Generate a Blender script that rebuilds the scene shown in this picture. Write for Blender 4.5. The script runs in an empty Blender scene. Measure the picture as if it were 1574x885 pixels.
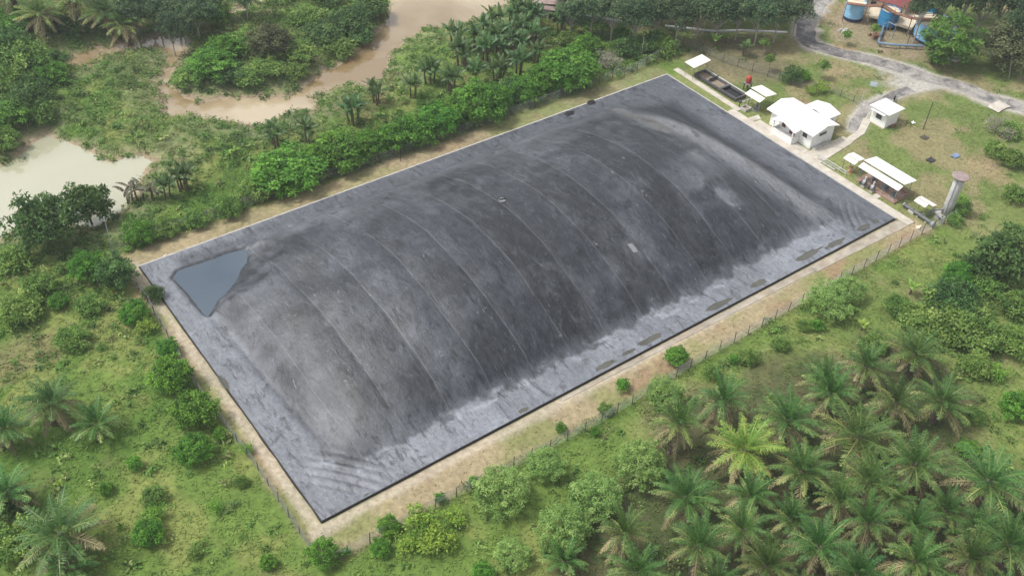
import bpy, math, random
import numpy as np
from mathutils import Matrix, Vector

random.seed(7)
S = bpy.context.scene
C = S.collection

# ------------------------------------------------------------------ camera
F_PX, IW, IH = 1601.6, 1574.0, 885.0
CX = np.array([0.80222303, 0.36286186, -0.47409860])      # world X, Y, Z written in camera axes
CY = np.array([-0.59509019, 0.54986936, -0.58609841])
CZ = np.array([0.04801954, 0.75231307, 0.65705340])
RW = np.array([CX, CY, CZ])
CAM = np.array([-25.349, -58.781, 86.0])
cam_d = bpy.data.cameras.new('camera')
cam_d.sensor_width = 36.0
cam_d.lens = F_PX / IW * 36.0
cam_d.clip_start = 0.5
cam_d.clip_end = 3000
cam = bpy.data.objects.new('camera', cam_d)
C.objects.link(cam)
M4 = Matrix.Identity(4)
for i in range(3):
    for j in range(3):
        M4[i][j] = RW[i][j]
    M4[i][3] = CAM[i]
cam.matrix_world = M4
S.camera = cam

# ------------------------------------------------------------------ light
SUN_EL, SUN_AZ = math.radians(58), math.radians(-53)       # azimuth from +Y towards +X
w = bpy.data.worlds.new('World')
S.world = w
w.use_nodes = True
nt = w.node_tree
bg = nt.nodes['Background']
sky = nt.nodes.new('ShaderNodeTexSky')
sky.sky_type = 'NISHITA'
sky.sun_disc = False
sky.sun_elevation = SUN_EL
sky.sun_rotation = SUN_AZ
sky.air_density = 1.0
sky.dust_density = 3.0
sky.ozone_density = 1.0
hs = nt.nodes.new('ShaderNodeHueSaturation')
hs.inputs['Saturation'].default_value = 0.16
nt.links.new(sky.outputs[0], hs.inputs['Color'])
nt.links.new(hs.outputs[0], bg.inputs['Color'])
bg.inputs['Strength'].default_value = 0.125
sd = bpy.data.lights.new('sun', 'SUN')
sd.energy = 1.5
sd.angle = math.radians(10)
sd.color = (1.0, 0.965, 0.91)
so = bpy.data.objects.new('sun', sd)
C.objects.link(so)
dv = Vector((math.sin(SUN_AZ) * math.cos(SUN_EL), math.cos(SUN_AZ) * math.cos(SUN_EL), math.sin(SUN_EL)))
so.rotation_euler = dv.to_track_quat('Z', 'Y').to_euler()
so.location = (0, 0, 120)
S.view_settings.view_transform = 'Standard'
S.view_settings.look = 'None'
S.view_settings.gamma = 1.0
S.view_settings.use_curve_mapping = False
S.view_settings.exposure = 0.92
HAZE = 0.00029

# ------------------------------------------------------------------ maths helpers
def G(px, py, z=0.0):
    d = RW @ np.array([px - IW / 2, -(py - IH / 2), -F_PX])
    return CAM + d * ((z - CAM[2]) / d[2])

def project(x, y, z):
    d = np.stack([x - CAM[0], y - CAM[1], z - CAM[2]], -1) @ RW
    return IW / 2 - F_PX * d[..., 0] / d[..., 2], IH / 2 + F_PX * d[..., 1] / d[..., 2]

_tab = {}
def vn(x, y, s, seed):
    t = _tab.get(seed)
    if t is None:
        t = _tab[seed] = np.random.RandomState(seed).rand(256, 256)
    x = np.asarray(x, float) / s + 1000.37
    y = np.asarray(y, float) / s + 1000.71
    xi = np.floor(x).astype(int); yi = np.floor(y).astype(int)
    fx = x - xi; fy = y - yi
    fx = fx * fx * (3 - 2 * fx); fy = fy * fy * (3 - 2 * fy)
    a = t[xi & 255, yi & 255]; b = t[(xi + 1) & 255, yi & 255]
    c = t[xi & 255, (yi + 1) & 255]; d = t[(xi + 1) & 255, (yi + 1) & 255]
    return (a * (1 - fx) + b * fx) * (1 - fy) + (c * (1 - fx) + d * fx) * fy

def fbm(x, y, s, seed, n=4):
    o = 0; a = 1; tot = 0
    for i in range(n):
        o = o + a * vn(x, y, s / 2 ** i, seed + i * 13); tot += a; a *= 0.55
    return o / tot                                           # 0..1, mean .5

def sstep(a, b, v):
    t = np.clip((v - a) / (b - a), 0, 1)
    return t * t * (3 - 2 * t)

def poly_sd(x, y, P):
    x = np.asarray(x, float); y = np.asarray(y, float)
    best = np.full(x.shape, 1e18); inside = np.zeros(x.shape, bool)
    n = len(P)
    for i in range(n):
        ax, ay = P[i]; bx, by = P[(i + 1) % n]
        ex, ey = bx - ax, by - ay
        t = np.clip(((x - ax) * ex + (y - ay) * ey) / (ex * ex + ey * ey + 1e-12), 0, 1)
        best = np.minimum(best, (x - ax - t * ex) ** 2 + (y - ay - t * ey) ** 2)
        c = ((ay > y) != (by > y)) & (x < ex * (y - ay) / (ey if abs(ey) > 1e-9 else 1e-9) + ax)
        inside ^= c
    d = np.sqrt(best)
    return np.where(inside, -d, d)

def line_d(x, y, P):
    x = np.asarray(x, float); y = np.asarray(y, float)
    best = np.full(x.shape, 1e18)
    for (ax, ay), (bx, by) in zip(P[:-1], P[1:]):
        ex, ey = bx - ax, by - ay
        t = np.clip(((x - ax) * ex + (y - ay) * ey) / (ex * ex + ey * ey + 1e-12), 0, 1)
        best = np.minimum(best, (x - ax - t * ex) ** 2 + (y - ay - t * ey) ** 2)
    return np.sqrt(best)

def box_sd(x, y, x0, x1, y0, y1):
    return np.maximum(np.maximum(x0 - x, x - x1), np.maximum(y0 - y, y - y1))

# ------------------------------------------------------------------ object helpers
def setp(o, label=None, cat=None, group=None, kind=None):
    if label: o['label'] = label
    if cat: o['category'] = cat
    if group: o['group'] = group
    if kind: o['kind'] = kind
    return o

def thing(name, label, cat, loc=(0, 0, 0), rz=0.0, group=None):
    o = bpy.data.objects.new(name, None)
    o.empty_display_size = 0.3
    C.objects.link(o)
    o.location = loc; o.rotation_euler = (0, 0, rz)
    return setp(o, label, cat, group)

def np_mesh(name, V, Fq, mat, parent=None, attrs=None, smooth=False, cols=None):
    me = bpy.data.meshes.new(name)
    V = np.asarray(V, np.float32); Fq = np.asarray(Fq, np.int32)
    k = Fq.shape[1]
    me.vertices.add(len(V)); me.vertices.foreach_set('co', V.ravel())
    me.loops.add(Fq.size); me.loops.foreach_set('vertex_index', Fq.ravel())
    me.polygons.add(len(Fq))
    me.polygons.foreach_set('loop_start', np.arange(0, Fq.size, k, dtype=np.int32))
    me.update(calc_edges=True)
    for an, av in (attrs or {}).items():
        a = me.attributes.new(an, 'FLOAT', 'POINT')
        a.data.foreach_set('value', np.asarray(av, np.float32))
    for an, av in (cols or {}).items():
        a = me.attributes.new(an, 'FLOAT_COLOR', 'POINT')
        av = np.concatenate([av, np.ones((len(av), 1))], 1)
        a.data.foreach_set('color', np.asarray(av, np.float32).ravel())
    me.polygons.foreach_set('use_smooth', np.full(len(Fq), smooth))
    if mat: me.materials.append(mat)
    me.validate()
    o = bpy.data.objects.new(name, me)
    C.objects.link(o)
    if parent: o.parent = parent
    return o

class MB:
    """collects boxes, bars, tubes and sheets into one mesh"""
    def __init__(s): s.v = []; s.f = []
    def add(s, vs, fs):
        b = len(s.v); s.v += [tuple(map(float, p)) for p in vs]
        s.f += [tuple(b + i for i in f) for f in fs]
        return s
    def box(s, x0, x1, y0, y1, z0, z1):
        return s.add([(x0, y0, z0), (x1, y0, z0), (x1, y1, z0), (x0, y1, z0), (x0, y0, z1), (x1, y0, z1), (x1, y1, z1), (x0, y1, z1)],
                     [(3, 2, 1, 0), (4, 5, 6, 7), (0, 1, 5, 4), (1, 2, 6, 5), (2, 3, 7, 6), (3, 0, 4, 7)])
    def hexa(s, bot, top):
        return s.add(list(bot) + list(top), [(3, 2, 1, 0), (4, 5, 6, 7), (0, 1, 5, 4), (1, 2, 6, 5), (2, 3, 7, 6), (3, 0, 4, 7)])
    def slab(s, quad, t):                                  # a sheet with thickness below
        return s.hexa([(p[0], p[1], p[2] - t) for p in quad], quad)
    def tube(s, p0, p1, r0, r1=None, n=8, cap=True):
        r1 = r0 if r1 is None else r1
        p0 = Vector(p0); p1 = Vector(p1); d = (p1 - p0).normalized()
        u = d.orthogonal().normalized(); v = d.cross(u)
        vs = []
        for p, r in ((p0, r0), (p1, r1)):
            for i in range(n):
                a = 2 * math.pi * i / n
                vs.append(p + (u * math.cos(a) + v * math.sin(a)) * r)
        fs = [(i, (i + 1) % n, n + (i + 1) % n, n + i) for i in range(n)]
        if cap: fs += [tuple(range(n - 1, -1, -1)), tuple(range(n, 2 * n))]
        return s.add(vs, fs)
    def lathe(s, prof, n=24, c=(0, 0)):
        vs = []; fs = []
        for r, z in prof:
            for i in range(n):
                a = 2 * math.pi * i / n
                vs.append((c[0] + r * math.cos(a), c[1] + r * math.sin(a), z))
        m = len(prof)
        for k in range(m - 1):
            for i in range(n):
                fs.append((k * n + i, k * n + (i + 1) % n, (k + 1) * n + (i + 1) % n, (k + 1) * n + i))
        fs.append(tuple(range(n - 1, -1, -1))); fs.append(tuple(range((m - 1) * n, m * n)))
        return s.add(vs, fs)
    def gable(s, x0, x1, y0, y1, z0, z1, axis='y', t=0.12):  # two roof slopes, each with thickness
        if axis == 'y':
            m = (x0 + x1) / 2
            s.slab([(x0, y0, z0), (m, y0, z1), (m, y1, z1), (x0, y1, z0)], t)
            s.slab([(m, y0, z1), (x1, y0, z0), (x1, y1, z0), (m, y1, z1)], t)
        else:
            m = (y0 + y1) / 2
            s.slab([(x0, y0, z0), (x1, y0, z0), (x1, m, z1), (x0, m, z1)], t)
            s.slab([(x0, m, z1), (x1, m, z1), (x1, y1, z0), (x0, y1, z0)], t)
        return s
    def build(s, name, mat, parent=None, smooth=False, bevel=0.0):
        me = bpy.data.meshes.new(name)
        me.from_pydata(s.v, [], s.f); me.validate(); me.update()
        if mat: me.materials.append(mat)
        if smooth:
            me.polygons.foreach_set('use_smooth', [True] * len(me.polygons))
        o = bpy.data.objects.new(name, me)
        C.objects.link(o)
        if parent: o.parent = parent
        if bevel:
            b = o.modifiers.new('bevel', 'BEVEL'); b.width = bevel; b.segments = 1; b.limit_method = 'ANGLE'
        return o

def copy_thing(root):
    r = root.copy(); C.objects.link(r)
    for ch in root.children:
        c = ch.copy(); C.objects.link(c); c.parent = r
        for g in ch.children:
            d = g.copy(); C.objects.link(d); d.parent = c
    return r

# ------------------------------------------------------------------ materials
def new_mat(name):
    m = bpy.data.materials.new(name); m.use_nodes = True
    n = m.node_tree
    return m, n, n.nodes['Principled BSDF']

def ramp(n, stops, fac=None):
    r = n.nodes.new('ShaderNodeValToRGB')
    el = r.color_ramp.elements
    while len(el) < len(stops): el.new(0.5)
    for e, (p, c) in zip(el, stops):
        e.position = p; e.color = (*c, 1) if len(c) == 3 else c
    if fac is not None: n.links.new(fac, r.inputs['Fac'])
    return r

def noise(n, scale, detail=4, rough=0.55, vec=None, dist=0.0):
    t = n.nodes.new('ShaderNodeTexNoise')
    t.inputs['Scale'].default_value = scale; t.inputs['Detail'].default_value = detail
    t.inputs['Roughness'].default_value = rough; t.inputs['Distortion'].default_value = dist
    if vec is not None: n.links.new(vec, t.inputs['Vector'])
    return t

def plain(name, c, rough=0.7, var=0.25, scale=3.0, metal=0.0, bump=0.0, dirt=None, dirt_amt=0.35, spec=0.4):
    m, n, p = new_mat(name)
    tc = n.nodes.new('ShaderNodeTexCoord')
    t = noise(n, scale, 6, 0.6, tc.outputs['Object'])
    lo = tuple(x * (1 - var) for x in c); hi = tuple(min(1, x * (1 + var)) for x in c)
    r = ramp(n, [(0.3, lo), (0.7, hi)], t.outputs['Fac'])
    out = r.outputs['Color']
    if dirt:
        t2 = noise(n, scale * 0.45, 7, 0.68, tc.outputs['Object'], 0.6)
        r2 = ramp(n, [(0.5, (0, 0, 0)), (0.72, (dirt_amt,) * 3)], t2.outputs['Fac'])
        mx = n.nodes.new('ShaderNodeMixRGB'); mx.inputs[2].default_value = (*dirt, 1)
        n.links.new(r2.outputs[0], mx.inputs[0]); n.links.new(out, mx.inputs[1]); out = mx.outputs[0]
    n.links.new(out, p.inputs['Base Color'])
    p.inputs['Roughness'].default_value = rough; p.inputs['Metallic'].default_value = metal
    p.inputs['Specular IOR Level'].default_value = spec
    if bump:
        b = n.nodes.new('ShaderNodeBump'); b.inputs['Strength'].default_value = bump; b.inputs['Distance'].default_value = 0.05
        t3 = noise(n, scale * 6, 5, 0.6, tc.outputs['Object'])
        n.links.new(t3.outputs['Fac'], b.inputs['Height']); n.links.new(b.outputs[0], p.inputs['Normal'])
    return m

def foliage(name, stops, trans=0.32, vary=0.22, rough=0.55, hue=0.02):
    stops = [(p_, tuple(min(.75, c_ * LEAF) for c_ in col_)) for p_, col_ in stops]
    m, n, p = new_mat(name)
    a = n.nodes.new('ShaderNodeAttribute'); a.attribute_name = 'tint'
    r = ramp(n, stops, a.outputs['Fac'])
    oi = n.nodes.new('ShaderNodeObjectInfo')
    mr = n.nodes.new('ShaderNodeMapRange'); mr.inputs['To Min'].default_value = 1 - vary; mr.inputs['To Max'].default_value = 1 + vary
    n.links.new(oi.outputs['Random'], mr.inputs['Value'])
    mh = n.nodes.new('ShaderNodeMapRange'); mh.inputs['To Min'].default_value = 0.5 - hue; mh.inputs['To Max'].default_value = 0.5 + hue
    ml = n.nodes.new('ShaderNodeMath'); ml.operation = 'MULTIPLY'; ml.inputs[1].default_value = 7.31
    fr = n.nodes.new('ShaderNodeMath'); fr.operation = 'FRACT'
    n.links.new(oi.outputs['Random'], ml.inputs[0]); n.links.new(ml.outputs[0], fr.inputs[0]); n.links.new(fr.outputs[0], mh.inputs['Value'])
    h = n.nodes.new('ShaderNodeHueSaturation')
    n.links.new(r.outputs[0], h.inputs['Color']); n.links.new(mr.outputs[0], h.inputs['Value']); n.links.new(mh.outputs[0], h.inputs['Hue'])
    n.links.new(h.outputs[0], p.inputs['Base Color'])
    p.inputs['Roughness'].default_value = rough; p.inputs['Specular IOR Level'].default_value = 0.3
    leaf_mix(n, p, h.outputs[0], trans)
    return m

LEAF = 1.4
def leaf_mix(n, p, col, trans):
    tr = n.nodes.new('ShaderNodeBsdfTranslucent'); n.links.new(col, tr.inputs['Color'])
    mx = n.nodes.new('ShaderNodeMixShader'); mx.inputs[0].default_value = trans
    out = n.nodes['Material Output']
    n.links.new(p.outputs[0], mx.inputs[1]); n.links.new(tr.outputs[0], mx.inputs[2]); n.links.new(mx.outputs[0], out.inputs['Surface'])

def col_mat(name, rough, leafy=0.0, detail=None, bump=0.0):
    """base colour from the mesh's own 'col' attribute (what grows or lies there), with fine noise"""
    m, n, p = new_mat(name)
    a = n.nodes.new('ShaderNodeAttribute'); a.attribute_name = 'col'
    out = a.outputs['Color']
    if detail:
        tc = n.nodes.new('ShaderNodeTexCoord')
        t = noise(n, detail, 8, 0.7, tc.outputs['Object'])
        r = ramp(n, [(0.28, (0.62,) * 3), (0.72, (1.38,) * 3)], t.outputs['Fac'])
        mx = n.nodes.new('ShaderNodeMixRGB'); mx.blend_type = 'MULTIPLY'; mx.inputs[0].default_value = 1
        n.links.new(out, mx.inputs[1]); n.links.new(r.outputs[0], mx.inputs[2]); out = mx.outputs[0]
        if bump:
            b = n.nodes.new('ShaderNodeBump'); b.inputs['Strength'].default_value = bump; b.inputs['Distance'].default_value = 0.2
            n.links.new(t.outputs['Fac'], b.inputs['Height']); n.links.new(b.outputs[0], p.inputs['Normal'])
    n.links.new(out, p.inputs['Base Color'])
    p.inputs['Roughness'].default_value = rough; p.inputs['Specular IOR Level'].default_value = 0.25
    if leafy: leaf_mix(n, p, out, leafy)
    return m

M = {}
M['white'] = plain('white_paint', (0.78, 0.78, 0.76), 0.6, 0.04, 1.2, dirt=(0.35, 0.32, 0.27), dirt_amt=0.35)
M['roof'] = plain('white_roof_sheet', (0.74, 0.74, 0.73), 0.5, 0.05, 0.8, dirt=(0.45, 0.42, 0.38), dirt_amt=0.4)
M['cream_roof'] = plain('dusty_roof_sheet', (0.72, 0.68, 0.62), 0.55, 0.08, 0.8, dirt=(0.42, 0.36, 0.3), dirt_amt=0.4)
M['conc'] = plain('concrete', (0.40, 0.385, 0.36), 0.85, 0.18, 1.5, bump=0.2, dirt=(0.2, 0.17, 0.13), dirt_amt=0.5)
M['path'] = plain('pale_concrete', (0.47, 0.43, 0.37), 0.85, 0.16, 0.8, bump=0.15, dirt=(0.26, 0.21, 0.15), dirt_amt=0.55)
M['apron'] = plain('sandy_concrete', (0.32, 0.285, 0.235), 0.9, 0.3, 0.7, bump=0.2, dirt=(0.30, 0.22, 0.14), dirt_amt=0.7)
M['darkconc'] = plain('tarry_concrete', (0.10, 0.095, 0.09), 0.8, 0.3, 1.2, dirt=(0.03, 0.03, 0.03), dirt_amt=0.6)
M['tower'] = plain('weathered_concrete', (0.43, 0.43, 0.42), 0.8, 0.12, 1.6, bump=0.2, dirt=(0.16, 0.15, 0.14), dirt_amt=0.5)
M['cap'] = plain('rusty_pink_cap', (0.27, 0.21, 0.20), 0.75, 0.2, 2.5, dirt=(0.22, 0.12, 0.09), dirt_amt=0.5)
M['brick'] = plain('red_brown_floor', (0.27, 0.18, 0.14), 0.85, 0.25, 2.5, dirt=(0.4, 0.34, 0.28), dirt_amt=0.4)
M['black'] = plain('black_liner', (0.012, 0.012, 0.014), 0.45, 0.3, 1.0)
M['pipe'] = plain('dark_grey_pipe', (0.10, 0.105, 0.11), 0.45, 0.2, 2.0)
M['steel'] = plain('grey_steel', (0.25, 0.26, 0.27), 0.5, 0.2, 3.0, metal=0.3, dirt=(0.2, 0.11, 0.06), dirt_amt=0.4)
M['galv'] = plain('pale_steel', (0.55, 0.56, 0.57), 0.45, 0.12, 2.0, metal=0.2)
M['dark'] = plain('dark_machine', (0.035, 0.036, 0.04), 0.5, 0.4, 3.0)
M['rust'] = plain('rusty_steel', (0.20, 0.10, 0.065), 0.8, 0.35, 1.5, dirt=(0.09, 0.06, 0.05), dirt_amt=0.6)
M['maroon'] = plain('maroon_roof', (0.17, 0.045, 0.045), 0.6, 0.2, 1.0)
M['ltblue'] = plain('light_blue_paint', (0.25, 0.50, 0.72), 0.5, 0.12, 0.8, dirt=(0.16, 0.2, 0.24), dirt_amt=0.55)
M['blue'] = plain('mid_blue_paint', (0.03, 0.21, 0.42), 0.5, 0.15, 0.8, dirt=(0.03, 0.08, 0.14), dirt_amt=0.5)
M['navy'] = plain('navy_band', (0.02, 0.04, 0.09), 0.55, 0.3, 1.0)
M['cream'] = plain('cream_wall', (0.58, 0.50, 0.38), 0.8, 0.12, 0.7, dirt=(0.3, 0.23, 0.16), dirt_amt=0.5)
M['red'] = plain('red_plastic', (0.36, 0.05, 0.035), 0.45, 0.12, 1.5)
M['window'] = plain('dark_glass', (0.03, 0.032, 0.036), 0.15, 0.1, 1.0, spec=0.6)
M['shutter'] = plain('brown_shutter', (0.14, 0.05, 0.04), 0.6, 0.25, 4.0)
M['oldroof'] = plain('old_shed_roof', (0.25, 0.19, 0.17), 0.8, 0.3, 0.9, dirt=(0.42, 0.38, 0.35), dirt_amt=0.6)
M['wood'] = plain('weathered_post', (0.10, 0.085, 0.065), 0.9, 0.3, 4.0)
M['bark'] = plain('bark', (0.13, 0.105, 0.08), 0.95, 0.35, 3.0, bump=0.3)
M['palebark'] = plain('pale_bark', (0.34, 0.31, 0.27), 0.9, 0.25, 2.0)
M['stem'] = plain('banana_stem', (0.12, 0.085, 0.05), 0.8, 0.4, 2.5, dirt=(0.16, 0.17, 0.07), dirt_amt=0.6)
M['scum'] = plain('scummy_floor', (0.24, 0.19, 0.14), 0.8, 0.25, 1.2)
M['effluent'] = plain('black_effluent', (0.008, 0.008, 0.010), 0.12, 0.2, 1.0)
M['orange'] = plain('orange_drum', (0.45, 0.16, 0.07), 0.6, 0.2, 2.0)
M['signface'] = plain('sign_face', (0.40, 0.53, 0.68), 0.4, 0.1, 3.0)
M['blueplastic'] = plain('faded_blue_plastic', (0.16, 0.22, 0.34), 0.5, 0.2, 2.0)
M['leafy'] = foliage('bright_leaf', [(0.0, (0.036, 0.100, 0.013)), (0.5, (0.082, 0.205, 0.024)), (1.0, (0.175, 0.335, 0.045))], .34, .10, .55, .012)
M['tierleaf'] = foliage('layered_leaf', [(0.0, (0.03, 0.075, 0.013)), (0.5, (0.062, 0.145, 0.022)), (1.0, (0.13, 0.25, 0.04))])
M['feather'] = foliage('feathery_leaf', [(0.0, (0.085, 0.155, 0.036)), (0.5, (0.17, 0.275, 0.07)), (1.0, (0.29, 0.39, 0.13))], .34, .08, .55, .007)
M['darkleaf'] = foliage('dark_leaf', [(0.0, (0.024, 0.058, 0.016)), (0.5, (0.053, 0.112, 0.028)), (1.0, (0.11, 0.19, 0.05))], .3, .18, .55, .01)
M['forest'] = foliage('forest_leaf', [(0.0, (0.032, 0.062, 0.028)), (0.5, (0.062, 0.108, 0.046)), (1.0, (0.13, 0.18, 0.08))])  # leaf colour lightened to carry the haze over the far treeline
M['scrub'] = foliage('scrub_leaf', [(0.0, (0.055, 0.11, 0.022)), (0.5, (0.108, 0.195, 0.038)), (1.0, (0.21, 0.295, 0.075))], .32, .14, .55, .01)
M['yellow'] = foliage('yellow_green_leaf', [(0.0, (0.07, 0.15, 0.02)), (0.5, (0.14, 0.25, 0.034)), (1.0, (0.28, 0.36, 0.065))], 0.3, 0.1)
M['olive'] = foliage('olive_leaf', [(0.0, (0.045, 0.055, 0.022)), (0.5, (0.085, 0.095, 0.04)), (1.0, (0.15, 0.155, 0.07))])
M['grey'] = foliage('grey_twigs', [(0.0, (0.10, 0.09, 0.07)), (0.5, (0.19, 0.18, 0.13)), (1.0, (0.28, 0.28, 0.2))], 0.1)
M['frond'] = foliage('palm_frond', [(0.0, (0.019, 0.060, 0.012)), (0.45, (0.045, 0.108, 0.022)), (0.75, (0.10, 0.155, 0.040)), (1.0, (0.22, 0.25, 0.08))], 0.25, 0.25, 0.42)
M['frond_yellow'] = foliage('palm_frond_yellowing', [(0.0, (0.06, 0.14, 0.02)), (0.45, (0.14, 0.23, 0.035)), (0.75, (0.23, 0.27, 0.06)), (1.0, (0.34, 0.31, 0.10))], 0.25, 0.1, 0.45)
M['dryfrond'] = foliage('dry_palm_frond', [(0.0, (0.062, 0.056, 0.028)), (0.5, (0.135, 0.122, 0.058)), (1.0, (0.25, 0.22, 0.11))], 0.12, 0.2, 0.6, 0.01)
M['banana'] = foliage('banana_leaf', [(0.0, (0.026, 0.062, 0.020)), (0.5, (0.055, 0.105, 0.032)), (1.0, (0.13, 0.20, 0.055))], 0.3, 0.2, 0.4)
M['banana_bright'] = foliage('young_banana_leaf', [(0.0, (0.10, 0.19, 0.03)), (0.5, (0.2, 0.31, 0.06)), (1.0, (0.36, 0.42, 0.12))], 0.35, 0.1, 0.4)
M['banana_dead'] = foliage('withered_banana_leaf', [(0.0, (0.035, 0.03, 0.02)), (0.5, (0.08, 0.08, 0.045)), (1.0, (0.15, 0.15, 0.08))], 0.15, 0.1)
M['ground'] = col_mat('ground_soil_and_turf', 0.95, 0, 1.6, 0.35)
M['grass'] = col_mat('grass_blades', 0.7, 0.25)
M['undergrowth'] = col_mat('weed_leaves', 0.6, 0.25)

def water_mat(name, a, b, rough, ior, scale):
    m, n, p = new_mat(name)
    tc = n.nodes.new('ShaderNodeTexCoord')
    t = noise(n, scale, 4, 0.5, tc.outputs['Object'], 0.8)
    r = ramp(n, [(0.35, a), (0.65, b)], t.outputs['Fac'])
    n.links.new(r.outputs[0], p.inputs['Base Color'])
    p.inputs['Roughness'].default_value = rough; p.inputs['IOR'].default_value = ior
    p.inputs['Specular IOR Level'].default_value = 0.5
    b_ = n.nodes.new('ShaderNodeBump'); b_.inputs['Strength'].default_value = 0.04; b_.inputs['Distance'].default_value = 0.1
    t2 = noise(n, 1.3, 3, 0.5, tc.outputs['Object'])
    n.links.new(t2.outputs['Fac'], b_.inputs['Height']); n.links.new(b_.outputs[0], p.inputs['Normal'])
    return m
M['river'] = water_mat('silty_river_water', (0.215, 0.15, 0.075), (0.41, 0.335, 0.225), 0.05, 1.9, 0.045)
M['pond'] = water_mat('milky_pond_water', (0.33, 0.325, 0.225), (0.39, 0.38, 0.28), 0.04, 1.95, 0.03)
M['pool'] = water_mat('rainwater', (0.058, 0.080, 0.107), (0.085, 0.110, 0.138), 0.06, 1.45, 0.08)
M['puddle'] = water_mat('puddle_water', (0.075, 0.075, 0.062), (0.10, 0.10, 0.085), 0.08, 1.4, 0.5)

# ------------------------------------------------------------------ terrain
LX, LY = 90.07, 46.67                                       # the covered lagoon
ZW = -1.4
def P2(pts, z=0.0): return [tuple(G(u, v, z)[:2]) for u, v in pts]
POND = P2([(-160, 262), (0, 256), (25, 241), (46, 223), (71, 208), (94, 215), (132, 228), (168, 248), (193, 238), (221, 236), (244, 247),
           (226, 261), (221, 278), (205, 300), (185, 322), (150, 345), (60, 345), (30, 345), (14, 362), (-20, 388), (-200, 420)], ZW)
RIVER_W = P2([(97, 103), (107, 109), (132, 102), (153, 92), (188, 80), (219, 70), (242, 75), (262, 83), (252, 112), (246, 138), (254, 158), (266, 178), (297, 177), (330, 182),
              (372, 192), (400, 197), (436, 179), (478, 167), (470, 150), (500, 138), (530, 130), (563, 127), (588, 122), (597, 110), (596, 86), (619, 62), (649, 44), (692, 39), (745, 28), (786, 0),
              (800, -40), (600, -60), (601, 0), (593, 33), (583, 48), (563, 68), (542, 84), (527, 99), (507, 109), (484, 122), (462, 136), (438, 150), (400, 153), (355, 153),
              (310, 158), (283, 151), (266, 136), (262, 122), (272, 100), (280, 88), (292, 68), (280, 58), (250, 55), (219, 61), (178, 67), (142, 76), (114, 89)], ZW)
RIVER_T = P2([(345, 27), (365, 20), (385, 14), (410, 2), (440, -10), (430, -30), (380, -30), (400, 8), (372, 14), (350, 20)], ZW)

def wsd(x, y):
    n = (fbm(x, y, 5.0, 91, 3) - 0.5) * 2.4
    return poly_sd(x, y, POND) + n, np.minimum(poly_sd(x, y, RIVER_W), poly_sd(x, y, RIVER_T)) + n * 0.9 + .1

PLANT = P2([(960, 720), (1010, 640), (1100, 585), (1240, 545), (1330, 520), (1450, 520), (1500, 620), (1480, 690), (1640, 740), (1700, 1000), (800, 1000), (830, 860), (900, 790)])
THICKET = P2([(1360, 520), (1400, 470), (1440, 425), (1500, 385), (1600, 330), (1700, 330), (1640, 470), (1540, 560), (1480, 600), (1420, 560)])
TRACK = P2([(1288, -40), (1262, 0), (1250, 18), (1240, 40), (1236, 56), (1248, 70), (1290, 82), (1340, 92), (1390, 106), (1430, 122), (1480, 135), (1520, 152), (1580, 168), (1700, 182)])
SPUR = P2([(1450, 125), (1400, 137), (1360, 152), (1330, 167), (1316, 184), (1312, 200)])

def gz(x, y):
    x = np.asarray(x, float); y = np.asarray(y, float)
    a, b = wsd(x, y)
    d = np.minimum(a, b)
    h = np.where(d < 5.5, ZW + 0.26 * d, 0.03)
    h = np.clip(h, -2.3, 0.0)
    flat = np.maximum(box_sd(x, y, -3, 116, -6, 51.5), 0)
    amp = sstep(0, 12, flat)
    h = h + amp * ((fbm(x, y, 14, 5, 3) - 0.5) * 0.9) * sstep(0, 4, d)
    tr = np.minimum(line_d(x, y, TRACK), line_d(x, y, SPUR))
    return h * np.where(d > 6, sstep(1.5, 5, tr), 1.0)
def gz1(x, y): return float(gz(np.array([x]), np.array([y]))[0])

def mix(c, col, w):
    return c * (1 - w[..., None]) + np.array(col) * w[..., None]

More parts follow.
